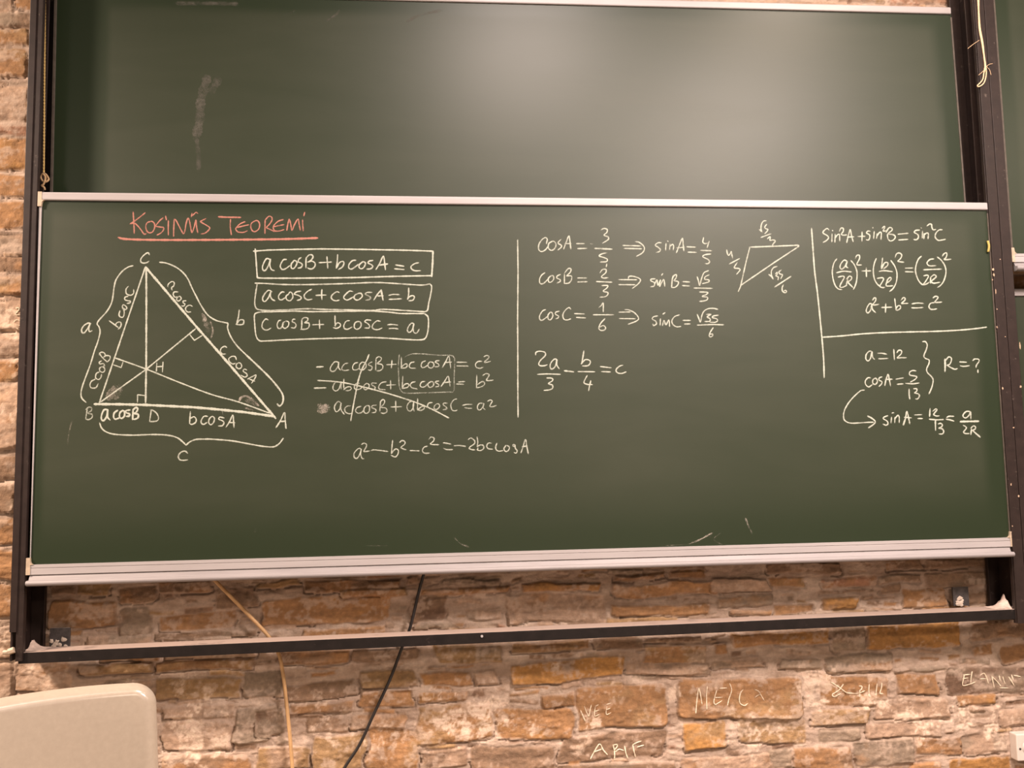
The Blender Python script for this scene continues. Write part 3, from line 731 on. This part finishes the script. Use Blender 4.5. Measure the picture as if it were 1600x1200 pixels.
write('chalk_side_note', 'chalk note a cos C on the upper right side', [((250,420,8,"""95,215 110,185 150,160 178,175 170,215 145,235 150,265; 95,215 100,226; 225,290 180,290 165,320 185,355 215,350; 235,345 210,370 215,400 240,400 265,375 250,345 230,350;
325,400 290,405 290,425 310,440 300,465 265,465; 405,470 370,455 330,475 320,510 345,540 385,540"""), {'w': 2.1})])
write('chalk_side_note', 'chalk note c cos A on the lower right side', [((280,530,8,"""595,105 570,90 530,110 515,150 540,185 580,185; 715,255 700,220 660,215 620,245 630,285 670,310 705,300; 740,295 715,315 715,350 750,370 780,345 770,305 740,295;
845,385 815,375 800,400 840,430 850,455 820,475 770,450; 855,500 910,470 960,450 940,500 905,550; 880,500 945,525"""), {'w': 2.1})])

write('chalk_box', 'chalk box round the first formula', [((390,380,10,"""L w2.5 60,125 300,108 700,97 1100,90 1600,95 2000,102 2500,112 2865,125; 88,90 100,250 120,540; 120,525 170,545 600,548 1000,545 1600,538 2200,520 2835,508; L w3.2 2865,125 2860,300 2845,520"""), {'w': 2.6, 'dens': 1.0})])
write('chalk_box', 'chalk box round the second formula', [((390,430,10,"""d.85 85,125 250,130 500,145 850,148 1300,138 1600,128 1950,115 2200,125 2500,145 2700,155 2820,135; 2820,140 2845,180 2830,300 2800,430 2780,545 2740,570; 2740,572 2400,550 2100,535 1970,545; d.8 120,130 95,280 80,430 100,510 150,540 300,552 600,540 900,525 1200,535 1600,543 1960,550"""), {'w': 2.4})])
write('chalk_box', 'chalk box round the third formula', [((390,430,10,"""180,575 110,590 75,630 80,760 100,940 150,1020 250,1028 600,1010 1000,995 1600,980 1900,975 2200,988 2450,1005 2650,1012 2740,990 2780,900 2795,760 2785,650 2730,600; 180,575 400,570 700,562 1000,570 1600,562 1900,560 2200,580 2350,598 2550,600 2730,600"""), {'w': 2.4})])
write('chalk_formula', 'chalk formula a cos B + b cos A = c', [((390,380,10,"""325,260 270,240 225,300 200,380 220,430 260,410 300,330 325,250 315,340 340,410 385,430; 575,255 530,260 490,320 480,370 510,410 560,400 630,350; 690,280 655,320 650,380 680,400 720,360 740,300 700,270 660,310;
805,225 770,250 760,290 800,310 825,340 800,380 755,390; 885,225 880,300 880,385; 885,230 930,185 975,185 990,220 960,265 910,295; 910,295 970,280 1020,310 1020,360 980,400 935,400 905,385; 1085,305 1280,295; 1208,210 1215,300 1222,390;
1375,180 1370,280 1355,390; 1355,390 1400,310 1450,285 1475,310 1450,370 1390,410"""), {'w': 2.4}),
((530,380,10,"""260,265 205,275 155,330 150,385 190,405 250,370 300,330; 375,285 320,330 310,375 345,400 390,370 410,310 370,285; 525,270 470,280 450,310 500,335 525,365 490,400 430,405; 575,410 630,320 690,205 710,310 722,415; w2.9 610,345 755,325;
880,340 1010,360; 865,400 1015,412; 1240,305 1180,320 1125,360 1130,400 1180,430 1270,430"""), {'w': 2.4})])
write('chalk_formula', 'chalk formula a cos C + c cos A = b', [((390,430,10,"""350,260 300,235 250,275 205,350 215,405 250,405 300,340 335,255 325,320 350,375 395,400; 540,265 500,265 455,320 460,370 500,385 560,350; 600,300 570,330 580,380 630,400 675,350 665,285 630,265 600,310;
800,250 735,260 700,295 760,315 805,345 790,380 740,395; 970,220 910,250 855,310 865,360 910,385 975,375; 1035,315 1195,310; 1130,225 1125,300 1130,380; 1400,270 1360,260 1300,300 1275,345 1300,385 1350,400 1400,390"""), {'w': 2.3}),
((530,430,10,"""215,255 160,250 100,300 70,345 95,380 140,385 220,340; 300,285 250,310 230,350 260,385 310,380 360,330 340,285 290,285; d.75 510,270 440,270 405,295 450,320 490,350 470,380 415,390; 540,390 590,310 655,230; w3 655,230 668,300 685,390; 600,325 690,320;
775,315 850,300 940,305; 780,378 880,375 975,368; 1085,200 1085,290 1070,380; 1065,375 1100,335 1150,320 1175,345 1150,390 1090,400"""), {'w': 2.3})])
write('chalk_formula', 'chalk formula c cos B + b cos C = a', [((390,430,10,"""290,700 250,685 205,740 195,810 230,850 280,855 335,825; 490,700 450,720 430,780 450,830 490,825 530,760; 560,720 520,750 520,810 560,830 605,790 610,735 570,715; 710,690 680,690 665,725 710,750 725,790 700,825 650,820; 815,700 815,770 810,840;
810,700 850,665 905,670 905,710 860,740; 860,745 925,750 930,800 890,840 800,848; 980,775 1160,770; 1090,695 1095,835; 1335,630 1335,720 1340,800; 1305,820 1360,830 1415,800 1415,760 1370,745 1330,790; 1560,710 1510,720 1475,780 1480,830 1530,845 1600,810"""), {'w': 2.2, 'dens': .85}),
((530,430,10,"""290,720 245,750 235,810 265,845 315,830 345,780 325,730 280,725; 495,705 430,700 400,725 450,760 475,795 460,825 400,825; 640,720 590,715 535,760 515,810 545,845 610,850 670,825; 755,775 830,770 915,780; 775,835 850,830 920,840;
1170,760 1130,750 1085,800 1065,860 1090,895 1130,870 1160,800 1165,760 1155,830 1165,890 1210,905 1250,845"""), {'w': 2.2, 'dens': .85})])

write('chalk_formula', 'chalk line - ac cos B + bc cos A = c squared', [((480,540,10,"""w2.6 145,335 250,330; 490,260 430,255 375,320 360,375 390,405 440,385 490,300 490,260 490,340 520,385; 640,275 590,285 548,330 545,375 590,390 655,380; 790,265 740,280 710,330 720,375 770,380 820,350; 860,255 820,300 820,370 870,380 920,330 910,270 860,260;
1015,255 965,280 960,305 1000,320 1015,350 990,385 955,380; 1075,205 1072,300 1070,385; 1075,205 1110,175 1155,190 1150,230 1090,280; 1090,280 1170,300 1180,350 1140,390 1085,395; 1240,300 1395,292; 1325,230 1315,350"""), {'w': 2, 'dens': .8}),
((620,540,10,"""70,180 72,260 70,350; 65,355 110,300 150,285 165,310 140,345 70,355; 275,255 220,270 195,315 215,350 295,355; 445,240 400,260 380,310 400,345 450,330 490,300; 520,250 490,290 500,340 545,350 580,310 565,265 520,255; 665,235 620,240 600,260 640,280 660,310 640,330 595,330;
710,345 760,260 810,165 830,260 842,355; 745,265 855,258; 935,260 1095,262; 935,318 1115,320; 1330,245 1270,250 1230,290 1245,340 1300,355 1355,335; 1360,175 1400,155 1435,165 1430,200 1370,255 1400,262 1465,245"""), {'w': 2, 'dens': .8})])
write('chalk_formula', 'chalk line - ab cos C + bc cos A = b squared', [((480,540,10,"""w2.6 110,665 295,660; 520,570 450,570 410,620 405,680 450,710 500,670 530,580 530,680; 575,520 570,600 575,680; 570,690 620,650 670,645 690,670 660,700 600,705; 820,590 760,600 735,650 760,685 820,680 870,640; 930,590 890,620 880,660 910,690 960,660 965,610 930,590;
1085,590 1020,585 1005,610 1060,650 1050,680 1000,690; 1235,565 1165,580 1120,630 1130,680 1225,690; 1240,620 1385,612; 1302,545 1305,680"""), {'w': 2, 'dens': .78}),
((620,540,10,"""95,480 90,560 85,665; 80,670 120,610 170,595 190,620 160,655 85,670; 290,565 235,580 210,620 240,660 320,678; 440,560 390,570 365,620 390,650 440,640 490,590; 540,560 495,590 490,630 520,655 570,625 570,575 530,560; 655,555 615,560 605,580 650,605 655,635 605,645;
690,640 740,570 800,480 820,560 832,635; 720,580 840,570; 955,570 1060,562; 930,600 1045,605; 1250,460 1248,560 1245,660; 1245,660 1300,650 1360,620 1370,580 1330,565 1260,610; 1340,470 1390,440 1440,450 1430,490 1400,540 1440,548 1505,540"""), {'w': 2, 'dens': .8})])
write('chalk_formula', 'chalk line ac cos B + ab cos C = a squared', [((480,540,10,"""w3 335,968 350,965; 520,890 480,875 430,940 430,1000 460,1035 510,990 530,900 530,1000 580,1075; 680,940 620,950 585,990 600,1040 650,1065 700,1060; 840,950 780,970 755,1020 790,1055 850,1045 890,1000; 930,935 890,980 890,1040 930,1060 970,1020 970,950 930,935;
1080,930 1020,940 1010,970 1070,1000 1065,1040 1010,1050; 1145,870 1140,950 1135,1030; 1140,880 1180,845 1210,860 1200,910 1150,960; 1150,965 1230,980 1245,1030 1200,1060 1150,1050; 1310,960 1475,955; 1382,865 1385,1030"""), {'w': 2, 'dens': .78}),
((620,540,10,"""240,870 190,890 160,950 175,1010 220,1020 260,960 265,880 255,960 270,1025; 325,830 325,930 320,1000; 325,1005 380,960 420,950 430,980 390,1010 330,1010; 555,890 500,900 480,950 520,990; 620,910 585,950 590,990 630,995 670,950 650,910 615,915; 790,900 735,900 725,925 770,960 780,990 720,1005;
935,835 890,850 845,920 860,1000 900,1020 945,1010; 1025,935 1090,920 1180,920; 1060,970 1120,980 1170,980; 1340,900 1290,905 1260,950 1270,1000 1310,1000 1350,950 1360,900 1350,970 1380,1000; 1420,870 1460,850 1490,870 1470,910 1455,950 1500,955 1555,935"""), {'w': 2, 'dens': .78})])
write('chalk_strike', 'two long chalk strokes crossing out the three lines', [((480,540,10,"""w2.4 965,140 930,230 850,380 800,540 770,680 735,860 710,1000 680,1175; 165,545 400,560 600,585 850,640 1100,705 1350,775 1700,890 1960,1000 2210,1130"""), {'w': 2.4, 'dens': .85})])
write('chalk_box', 'thin chalk loop round bc cos A', [((620,540,10,"""40,140 25,300 30,500 40,640 80,720 160,745 400,740 800,725 890,710 895,500 905,250 895,190 850,155 650,150 400,130 250,130 170,155 120,185"""), {'w': 1.8, 'dens': .62})])
write('chalk_formula', 'chalk formula a squared - b squared - c squared = -2bc cos A', [((540,640,10,"""240,615 200,610 140,670 130,730 160,765 200,740 235,660 245,615 235,690 255,760 285,770; 250,545 285,525 325,545 320,590 285,650 320,655 375,645; 400,640 440,630 550,640 660,655; 735,480 725,580 715,690; 715,690 750,640 790,615 825,640 815,700 775,740 710,715;
845,515 880,485 925,500 920,545 865,590 900,615 945,630; 1005,640 1155,645; 1280,572 1225,590 1200,640 1230,680 1310,680; 1300,465 1335,430 1380,445 1375,490 1325,535 1370,548 1455,548; d.4 w3 510,690 640,695"""), {'w': 2.1, 'dens': .82}),
((680,640,10,"""125,520 170,525 245,540; 130,605 180,625 270,625; 295,565 380,562 475,575; 515,470 555,445 610,480 615,530 555,575 530,605 570,625 620,630; 655,430 665,510 655,580; 670,600 660,630 710,640 755,610 750,560 700,555 655,580; 880,525 830,525 805,570 830,610 895,620; 965,525 945,580 955,630 1000,650 1060,640;
1105,560 1075,610 1100,655 1140,640 1160,590 1120,560; 1240,545 1215,550 1220,575 1250,570 1240,545 1255,610 1280,640 1265,680 1230,670; 1340,675 1370,590 1410,470 1430,570 1455,690; 1360,580 1440,570"""), {'w': 2.1, 'dens': .82})])
write('chalk_divider', 'upright chalk line left of the middle column', [((800,350,8,"""L 70,195 75,600 70,1200 72,1600 73,2150 76,2415"""), {'w': 2.3, 'dens': .9})])
write('chalk_divider', 'chalk lines fencing off the right hand column', [((1260,340,10,"""80,165 100,450 130,850 175,1200 235,1800 268,2200 278,2500"""), {'w': 2.6}),
((1300,500,10,"""-160,270 0,260 200,245 500,215 900,195 1300,185 1600,178 1900,165 2200,140 2415,112"""), {'w': 2.5, 'dens': .95})])

write('chalk_formula', 'chalk line cos A = -3/5, then sin A = 4/5', [((800,350,8,"""430,245 440,190 415,170 370,200 335,260 335,320 370,345 420,320 460,265; 505,215 460,245 455,300 490,330 530,310 550,260 530,220 500,215; 615,190 580,225 580,245 615,265 615,290 575,325; 645,315 680,220 712,150 725,220 735,315; 655,245 740,245;
805,245 905,245; 820,308 935,305; d.6 970,250 1005,250; 1110,75 1150,55 1190,70 1185,105 1150,140 1200,160 1205,190 1165,220 1130,240; w2.6 1035,305 1250,315; 1185,360 1120,375 1090,400 1150,420 1190,440 1180,470 1100,475; 1185,500 1178,535"""), {'w': 2.1, 'dens': .88}),
((960,350,8,"""105,268 330,275; 120,305 340,310; 258,220 310,230 360,270 375,310 350,360 275,405; 585,235 545,235 510,265 545,290 575,320 560,345 525,355; 645,245 640,330; 665,212 672,218; 695,250 690,330; 695,280 725,255 740,275 735,325; 775,360 810,270 850,180 860,260 868,335; 780,300 875,290; 905,285 1015,290; 920,352 1025,355;
1115,170 1105,225 1130,245 1165,240; 1185,215 1170,260 1160,295; 1075,330 1215,335; 1205,375 1130,385 1105,410 1165,440 1190,470 1170,495 1130,495"""), {'w': 2.1, 'dens': .88})])
write('chalk_formula', 'chalk line cos B = 2/3, then sin B = root 5 over 3', [((800,350,8,"""410,610 370,640 345,690 350,740 390,745 450,690; 490,645 455,680 460,725 490,725 520,690 515,650 485,645; 605,630 565,650 560,675 600,695 600,720 560,740; 655,620 655,690 655,745; 660,610 700,560 735,560 730,600 680,650; 680,650 740,650 745,690 715,735 665,745;
820,675 935,675; 820,725 940,722; 1100,610 1130,570 1175,570 1170,610 1120,655 1140,675 1200,672; 1055,720 1250,728; 1120,770 1195,770 1185,800 1140,840 1195,855 1195,885 1160,910 1100,915; 1330,695 1560,698; 1335,758 1540,760"""), {'w': 2.1, 'dens': .88}),
((960,350,8,"""175,680 185,655 240,655 310,680 325,710 290,755 225,805; 510,685 460,690 455,710 500,735 495,775 450,785; 500,760 530,700 545,765 575,700 565,780 605,705 620,700 630,780; 590,640 605,620; 730,650 720,720 715,795; 720,690 745,645 775,635 770,675 740,710; 740,710 795,720 795,755 760,790 715,795;
850,720 940,725; 850,770 940,775; 1035,660 1050,710 1065,768 1090,680 1120,610 1175,583; 1185,635 1135,660 1130,690 1180,700 1175,725 1100,745; 995,800 1225,805; 1065,850 1165,855 1150,880 1100,905 1160,915 1160,945 1130,960 1065,968"""), {'w': 2.1, 'dens': .88})])
write('chalk_formula', 'chalk line cos C = 1/6, then sin C = root 35 over 6', [((800,450,8,"""420,270 380,290 345,350 350,395 385,400 450,350; 480,300 450,340 455,390 485,395 510,350 500,310 475,300; 590,290 545,305 545,330 580,350 575,375 545,385; 735,265 710,245 660,285 635,340 650,390 690,400 735,385; 780,320 905,325; 805,368 920,375; 1085,245 1115,220 1140,190 1140,300; 1015,335 1270,335;
1160,385 1110,440 1085,500 1110,530 1155,525 1170,495 1140,470 1095,490; 1335,302 1480,300; 1340,382 1540,385; 1410,270 1460,275 1530,310 1580,370 1560,410 1450,455"""), {'w': 2.1, 'dens': .86}),
((960,430,8,"""540,510 490,520 475,550 515,575 525,610 490,630 480,610; 575,545 572,630; 605,488 632,468; 600,630 620,565 645,620 680,560 690,640; 815,495 750,520 718,575 735,620 780,645 830,640; 855,565 950,565; 875,610 950,608; 1035,490 1055,540 1075,585 1095,500 1120,450 1170,420 1235,415 1295,428;
1150,490 1205,490 1160,520 1195,545 1190,575 1130,580; 1300,500 1240,510 1225,530 1275,545 1290,570 1255,590 1190,588; 1035,625 1200,618 1365,620; 1235,655 1200,710 1185,755 1200,772 1225,760 1225,735 1190,740"""), {'w': 2.1, 'dens': .86})])
write('chalk_formula', 'chalk equation 2a/3 - b/4 = c', [((800,520,8,"""295,275 300,245 345,230 410,245 415,285 360,340 335,385 350,410 400,412 440,400; 560,335 530,330 490,370 475,420 495,455 540,420 560,335 560,400 590,450; 320,520 450,515 605,520; 435,565 500,570 505,600 455,635 505,655 505,695 460,715 400,720; w2.8 655,475 770,488; 898,225 885,310 870,390; 865,390 910,340 960,340 980,370 950,410 880,415;
825,485 1035,488; 940,535 910,590 900,625 940,645 1005,648; 985,600 970,660 958,725; 1105,422 1240,438; 1115,485 1230,490; 1385,405 1340,420 1300,465 1320,500 1370,508 1425,490"""), {'w': 2.2, 'dens': .9})])
write('chalk_triangle', 'small chalk triangle with sides 4/5, root 5 over 3 and root 35 over 6', [((1110,330,10,"""L w2.5 610,562 1000,548 1300,535; w2.5 1300,535 1365,532 1377,546 1350,570; L w2.3 1350,570 1000,800 700,1005 480,1155; L 615,565 560,780 510,1000 470,1180 435,1255;
w2.8 765,285 785,305 807,330; 807,330 790,270 800,200 830,155 870,150; 878,205 848,250 870,275 900,285 880,320 850,350; 790,410 950,350; 890,430 930,400 935,420 930,455 980,450 1015,465 990,500 965,535; 255,605 265,660 285,690 310,660 325,630 335,680 350,740; 295,825 455,740; 420,800 375,870 385,890 440,895 465,915 440,950 410,985"""), {'w': 2.1, 'dens': .88}),
((1120,380,10,"""w2.7 815,490 850,520 880,560; 880,560 855,500 855,430 890,380 945,362; 915,480 945,455 940,490 920,510 960,530 955,575; 1010,415 970,450 985,480 1025,495 1000,555; w2.4 905,685 1155,520; 1040,650 1020,700 1030,755 1070,775 1090,755 1070,735 1045,755"""), {'w': 2, 'dens': .88})])

write('chalk_formula', 'chalk line sin squared A + sin squared B = sin squared C', [((1260,340,10,"""355,195 320,170 265,215 265,245 330,285 345,320 310,360 260,388; 400,255 398,380; 405,200 412,205; 450,260 445,385; 450,320 480,275 515,265 520,365; 515,215 540,165 575,170 575,215 545,260 580,275 630,270; 630,390 655,280 685,190 705,280 730,375; 640,305 740,300; 805,295 915,292; 870,225 868,370;
995,215 960,210 940,240 985,270 990,310 970,350 935,345; 1060,215 1050,330; w3 1038,155 1040,160; 1105,250 1095,330; 1100,290 1145,230 1170,240 1165,345; 1185,165 1215,135 1225,150 1200,210 1245,205; 1245,230 1290,160 1335,165 1335,200 1270,260 1275,340; 1275,260 1350,265 1390,300 1360,350 1310,365 1280,340; 1430,260 1590,245; 1440,350 1585,340"""), {'w': 2.2, 'dens': .9}),
((1390,340,10,"""465,195 410,200 385,230 440,265 450,310 420,345 375,340; 515,210 510,320; 490,160 497,165; 540,250 535,330; 540,270 580,240 605,255 600,330; 585,130 625,100 655,110 660,150 680,190 720,185; 820,190 770,195 720,250 715,310 760,355 820,350 870,340"""), {'w': 2.3, 'dens': .93})])
write('chalk_formula', 'chalk line of three squared brackets a/2R, b/2R and c/2R', [((1270,400,10,"""375,45 330,110 305,230 315,350 350,460 400,515 455,525; 540,85 490,65 440,120 425,180 455,205 500,165 535,90 520,160 550,185; 370,262 480,238 605,250; 395,330 470,315 490,340 440,430 425,480 460,490 530,460; 545,370 530,420 525,460; 530,360 570,315 605,330 600,365 545,410; 545,410 625,490; 595,70 650,140 690,250 685,380 660,470 635,520;
990,40 960,120 945,230 960,350 1000,430 1050,475; 1090,30 1080,120 1070,200; 1075,200 1120,110 1170,105 1165,150 1100,205; 1035,240 1120,230 1245,245; 1005,350 1085,340 1105,365 1070,430 1050,475 1090,495 1125,490; 1150,420 1190,400 1225,360 1210,335 1170,370 1145,460 1190,470 1250,465; 1220,70 1280,160 1315,270 1305,400 1260,500 1200,555; 1445,190 1565,188; 1445,245 1575,250"""), {'w': 2.2, 'dens': .9}),
((1260,340,10,"""765,635 790,590 825,590 830,640 790,720 800,740 860,740; 865,835 1005,832; 935,785 938,925; 1385,625 1410,565 1460,555 1490,590 1470,640 1430,680 1460,690 1525,697"""), {'w': 2.2, 'dens': .9}),
((1390,400,10,"""495,5 450,50 415,140 405,240 440,360 490,430 520,450; 690,45 630,55 585,105 605,145 650,155 720,150; 530,215 650,210 810,205; 535,310 590,300 605,325 560,400 530,445 570,440 620,410; 640,330 640,425; 645,330 690,295 725,310 715,340 640,400; 645,400 690,425 785,410; 745,15 810,70 865,160 880,260 850,380 800,455 750,490; 825,0 850,-35 885,-50 895,-20 880,25 855,50 890,58 960,50"""), {'w': 2.3, 'dens': .92})])
write('chalk_formula', 'chalk line a squared + b squared = c squared', [((1270,400,10,"""930,755 890,745 850,800 835,860 860,890 900,850 920,760 930,830 980,885; 935,690 960,655 985,665 975,710 935,760 970,765 1030,755; 1075,805 1235,800; 1140,745 1135,880; 1280,665 1290,750 1305,840; 1295,830 1330,780 1365,780 1370,815 1330,845 1300,845; 1380,690 1415,650 1440,660 1435,695 1385,740 1430,742 1485,740"""), {'w': 2.2, 'dens': .9}),
((1390,400,10,"""350,748 440,735 530,742; 345,810 430,812 520,805; 700,730 640,740 615,790 640,830 690,835 735,825; 680,655 715,630 755,640 745,670 705,720 750,725 815,720"""), {'w': 2.3, 'dens': .92})])
write('chalk_formula', 'chalk exercise a = 12, cos A = 5/13, R = ?', [((1300,500,10,"""620,490 580,490 535,540 530,610 565,640 600,600 625,500 635,580 665,615; 710,520 780,520 855,535; 725,605 800,605 875,600; 965,460 975,620; 1015,510 1040,475 1085,480 1080,530 1020,590 1080,590 1160,590; 1415,338 1460,340 1488,390 1470,470 1435,560 1460,600 1515,625 1515,680 1480,760 1490,820 1550,880 1580,940 1560,1050 1515,1155;
600,905 560,905 520,955 530,1015 575,1045 630,1010; 685,905 640,935 640,990 680,1005 710,960 690,915 655,920; 780,890 740,905 735,940 780,965 770,1005 735,1035; 825,1025 845,930 875,850 895,930 915,1030; 830,930 940,925; 1000,925 1115,905; 1015,1005 1110,998; 1310,795 1260,790 1215,815 1215,860 1290,875 1325,890 1295,930 1225,970; 1150,990 1260,997 1360,985;
1205,1080 1205,1160 1215,1235; 1275,1075 1320,1075 1325,1110 1290,1140 1350,1155 1365,1190 1340,1230 1305,1235"""), {'w': 2.2, 'dens': .88}),
((1400,500,10,"""w3 765,610 768,700 765,805; 770,640 820,580 860,590 865,630 840,690 790,710; 800,710 870,750 920,770 960,760; 995,655 1100,660; 1000,715 1060,725 1145,715; 1200,635 1230,610 1290,615 1295,650 1260,700 1250,740; w2.6 1280,780 1280,820"""), {'w': 2.2, 'dens': .9})])
write('chalk_formula', 'chalk answer line sin A = 12/13 = a/2R with its arrow', [((1300,580,10,"""505,295 450,305 370,370 270,480 200,600 180,700 200,770 280,810 400,810 550,800 650,797; w2.5 555,700 620,735 675,785 650,830 570,885; 870,695 810,720 805,745 860,780 875,820 845,845 795,825; 930,720 922,810; 935,655 965,648; 985,720 980,805; 985,740 1030,690 1050,720 1050,805; w2.8 1115,840 1150,730; 1150,730 1170,630 1195,720 1215,820; 1130,720 1240,730; 1290,685 1400,680; 1340,740 1415,740"""), {'w': 2.2, 'dens': .9}),
((1410,600,10,"""432,385 425,510; 475,425 520,390 540,405 505,450 490,480 530,500 575,498; 420,550 540,560 640,555; 515,560 518,725; 560,625 600,615 625,640 610,670 570,690 620,700 645,740 625,780 570,780; 690,525 730,505 805,505; 680,550 740,560 805,580; 1060,430 1000,430 955,470 950,510 990,530 1040,490 1065,440 1070,545; w3.2 d1.05 905,588 1190,582;
950,645 985,665 1000,690 970,730 955,755 990,775 1040,775; 1080,700 1070,790; 1070,690 1110,655 1140,670 1135,705 1090,725; w2.8 1100,730 1215,830"""), {'w': 2.3, 'dens': .92})])

# rubbed-out patches and stray marks
write('chalk_smudge', 'rubbed chalk smudge in corner B of the triangle', [((100,530,8,"""w13 d0.50 560,740 600,650 660,600; w11 d0.49 640,730 690,650 710,590"""), {})], SMEAR)
write('chalk_smudge', 'rubbed chalk smudge in corner A of the triangle', [((280,530,8,"""w4 d0.59 750,770 780,725 850,715 930,770 990,830; w7 d0.46 830,760 900,790 960,820; w3 d0.49 820,860 930,885"""), {})], SMEAR)
write('chalk_smudge', 'rubbed chalk smudge beside letter b', [((250,420,8,"""w6 d0.59 530,570 560,620 545,650; w10 d0.46 570,670 600,740 590,800; w3 d0.59 630,660 660,770 640,860"""), {})], SMEAR)
write('chalk_smudge', 'rubbed-out sign before the third crossed line', [((480,540,10,"""w9 d0.53 180,940 240,960 320,940; w9 d0.53 180,1010 250,1020 330,1000"""), {})], SMEAR)
write('chalk_smudge', 'stray chalk scratches near the foot of the board', [((800,800,3,"""w2.6 d0.57 830,150 880,130 920,108 940,98; w1.8 d0.47 945,125 975,100; w1.2 d0.47 700,160 760,155 830,150; w3 d0.52 1095,30 1110,70 1125,100; w2 d0.38 910,100 960,140 1000,160"""), {}),
((100,700,2,"""w1.6 d0.47 590,258 602,264; w1.4 d0.38 600,250 598,258; w2 d0.45 1220,280 1240,300 1265,310; w1.3 d0.38 940,305 1005,306"""), {}),
((400,800,3,"""w1.5 d0.38 520,157 615,158; w2.6 d0.38 930,125 960,145 1000,165"""), {}), ((0,380,2.5,"""w2.5 d0.44 283,690 272,730 262,790"""), {})], SMEAR)

write('chalk_smudge', 'pale eraser swipes on the blank board', [((0,0,4,"""w16 d.62 1310,470 1270,600 1260,730 1235,840; w14 d.55 1380,480 1330,560; w8 d.56 1240,850 1250,950 1250,1050; w2 d.5 1800,80 1850,62 1860,48; w7 d.56 1120,4 1380,6 1500,10; w4 d.56 2140,50 2120,80 2060,120; w5 d.56 2780,60 2640,90 2560,130"""), {}),
((1200,0,4,"""w9 d.5 1060,72 1110,90 1138,120; w6 d.5 1100,75 1140,80"""), {})], FILM, upp, lambda px, py: .088)

# scratched and chalked names on the stones, following their relief
def stone_depth(px, py):
    p = at(px, py, .14); return WALL_Y-wall_height(p[0], p[2])-.0008
for (ox, oy, sc), text, kw in (
 ((840,1060,8.571), "710,1075 760,980 830,880 880,960 935,1020; 760,985 850,950; 1010,890 1030,980 1030,1090; 1010,895 1060,885 1065,910 1030,960; 1040,985 1090,950 1150,965; 1165,905 1180,990 1205,1065; 1275,890 1290,970 1310,1050; 1270,890 1330,860 1385,840; 1330,920 1420,895", {'w': 1.9, 'dens': .95}),
 ((840,1060,8.571), "w2.2 575,430 605,500 635,570; 625,370 650,440 685,505 700,430 720,355; 770,380 765,500 830,480; 770,380 815,350; 775,440 820,425; 925,370 920,480 980,460; 925,350 985,330; 920,420 970,400", {'w': 1.5, 'dens': .85}),
 ((1070,1040,8.571), "148,635 160,480 185,310 210,400 230,515; 300,280 290,400 295,580; 425,330 390,470 405,520 450,500 495,470; 400,430 500,425; 470,305 560,300; 600,240 620,290 625,340 590,450 572,530; 780,320 745,370 730,450 745,510 800,535 840,510; d.7 930,430 975,400 1010,380 980,340 930,320; 1010,380 1040,430 1060,465", {'w': 1.7, 'dens': .92}),
 ((1250,1030,8.889), "430,320 530,380 640,460 740,475 820,470 900,440; 600,350 540,430 450,490 480,520 560,480; 820,370 860,380 850,420 830,440 825,520; 960,350 955,440 965,520 940,480; 1070,340 1060,430 1050,510; 1135,330 1130,400 1110,470 1150,480", {'w': 1.8, 'dens': .98}),
 ((1450,1030,10.667), "590,265 700,250; 605,260 590,330 575,420 600,440 700,415 790,380; 580,325 670,310; 735,205 720,290 710,390; 865,270 930,235 970,290 1005,400; 865,330 960,325; 1065,280 1080,370 1100,470; 1065,290 1130,350 1215,450; 1185,270 1200,350; 1245,290 1265,360 1285,410; 1340,290 1400,380 1435,440; 1390,260 1420,340; 1430,270 1540,290; 1200,480 1330,480", {'w': 1.7, 'dens': .92}),
 ((0,440,10), "250,420 290,410 300,440 260,490 250,520 310,520; w2.4 350,460 352,465; w2.4 362,510 365,512; d.7 210,640 260,600 320,620 340,660 300,690 240,670; d.7 260,720 290,750", {'w': 1.8, 'dens': .9})):
    for m in clusters(strokes_mesh(text, ox, oy, sc, stone_depth, lift=.0016, thin=1.0, **kw)):
        g = m.build('scratched_letters', SCRATCH, None, dens=True); g.parent = wall; g['label'] = 'pale letters scratched on a stone'
for o in bpy.data.objects:
    if '_base' in o: del o['_base']
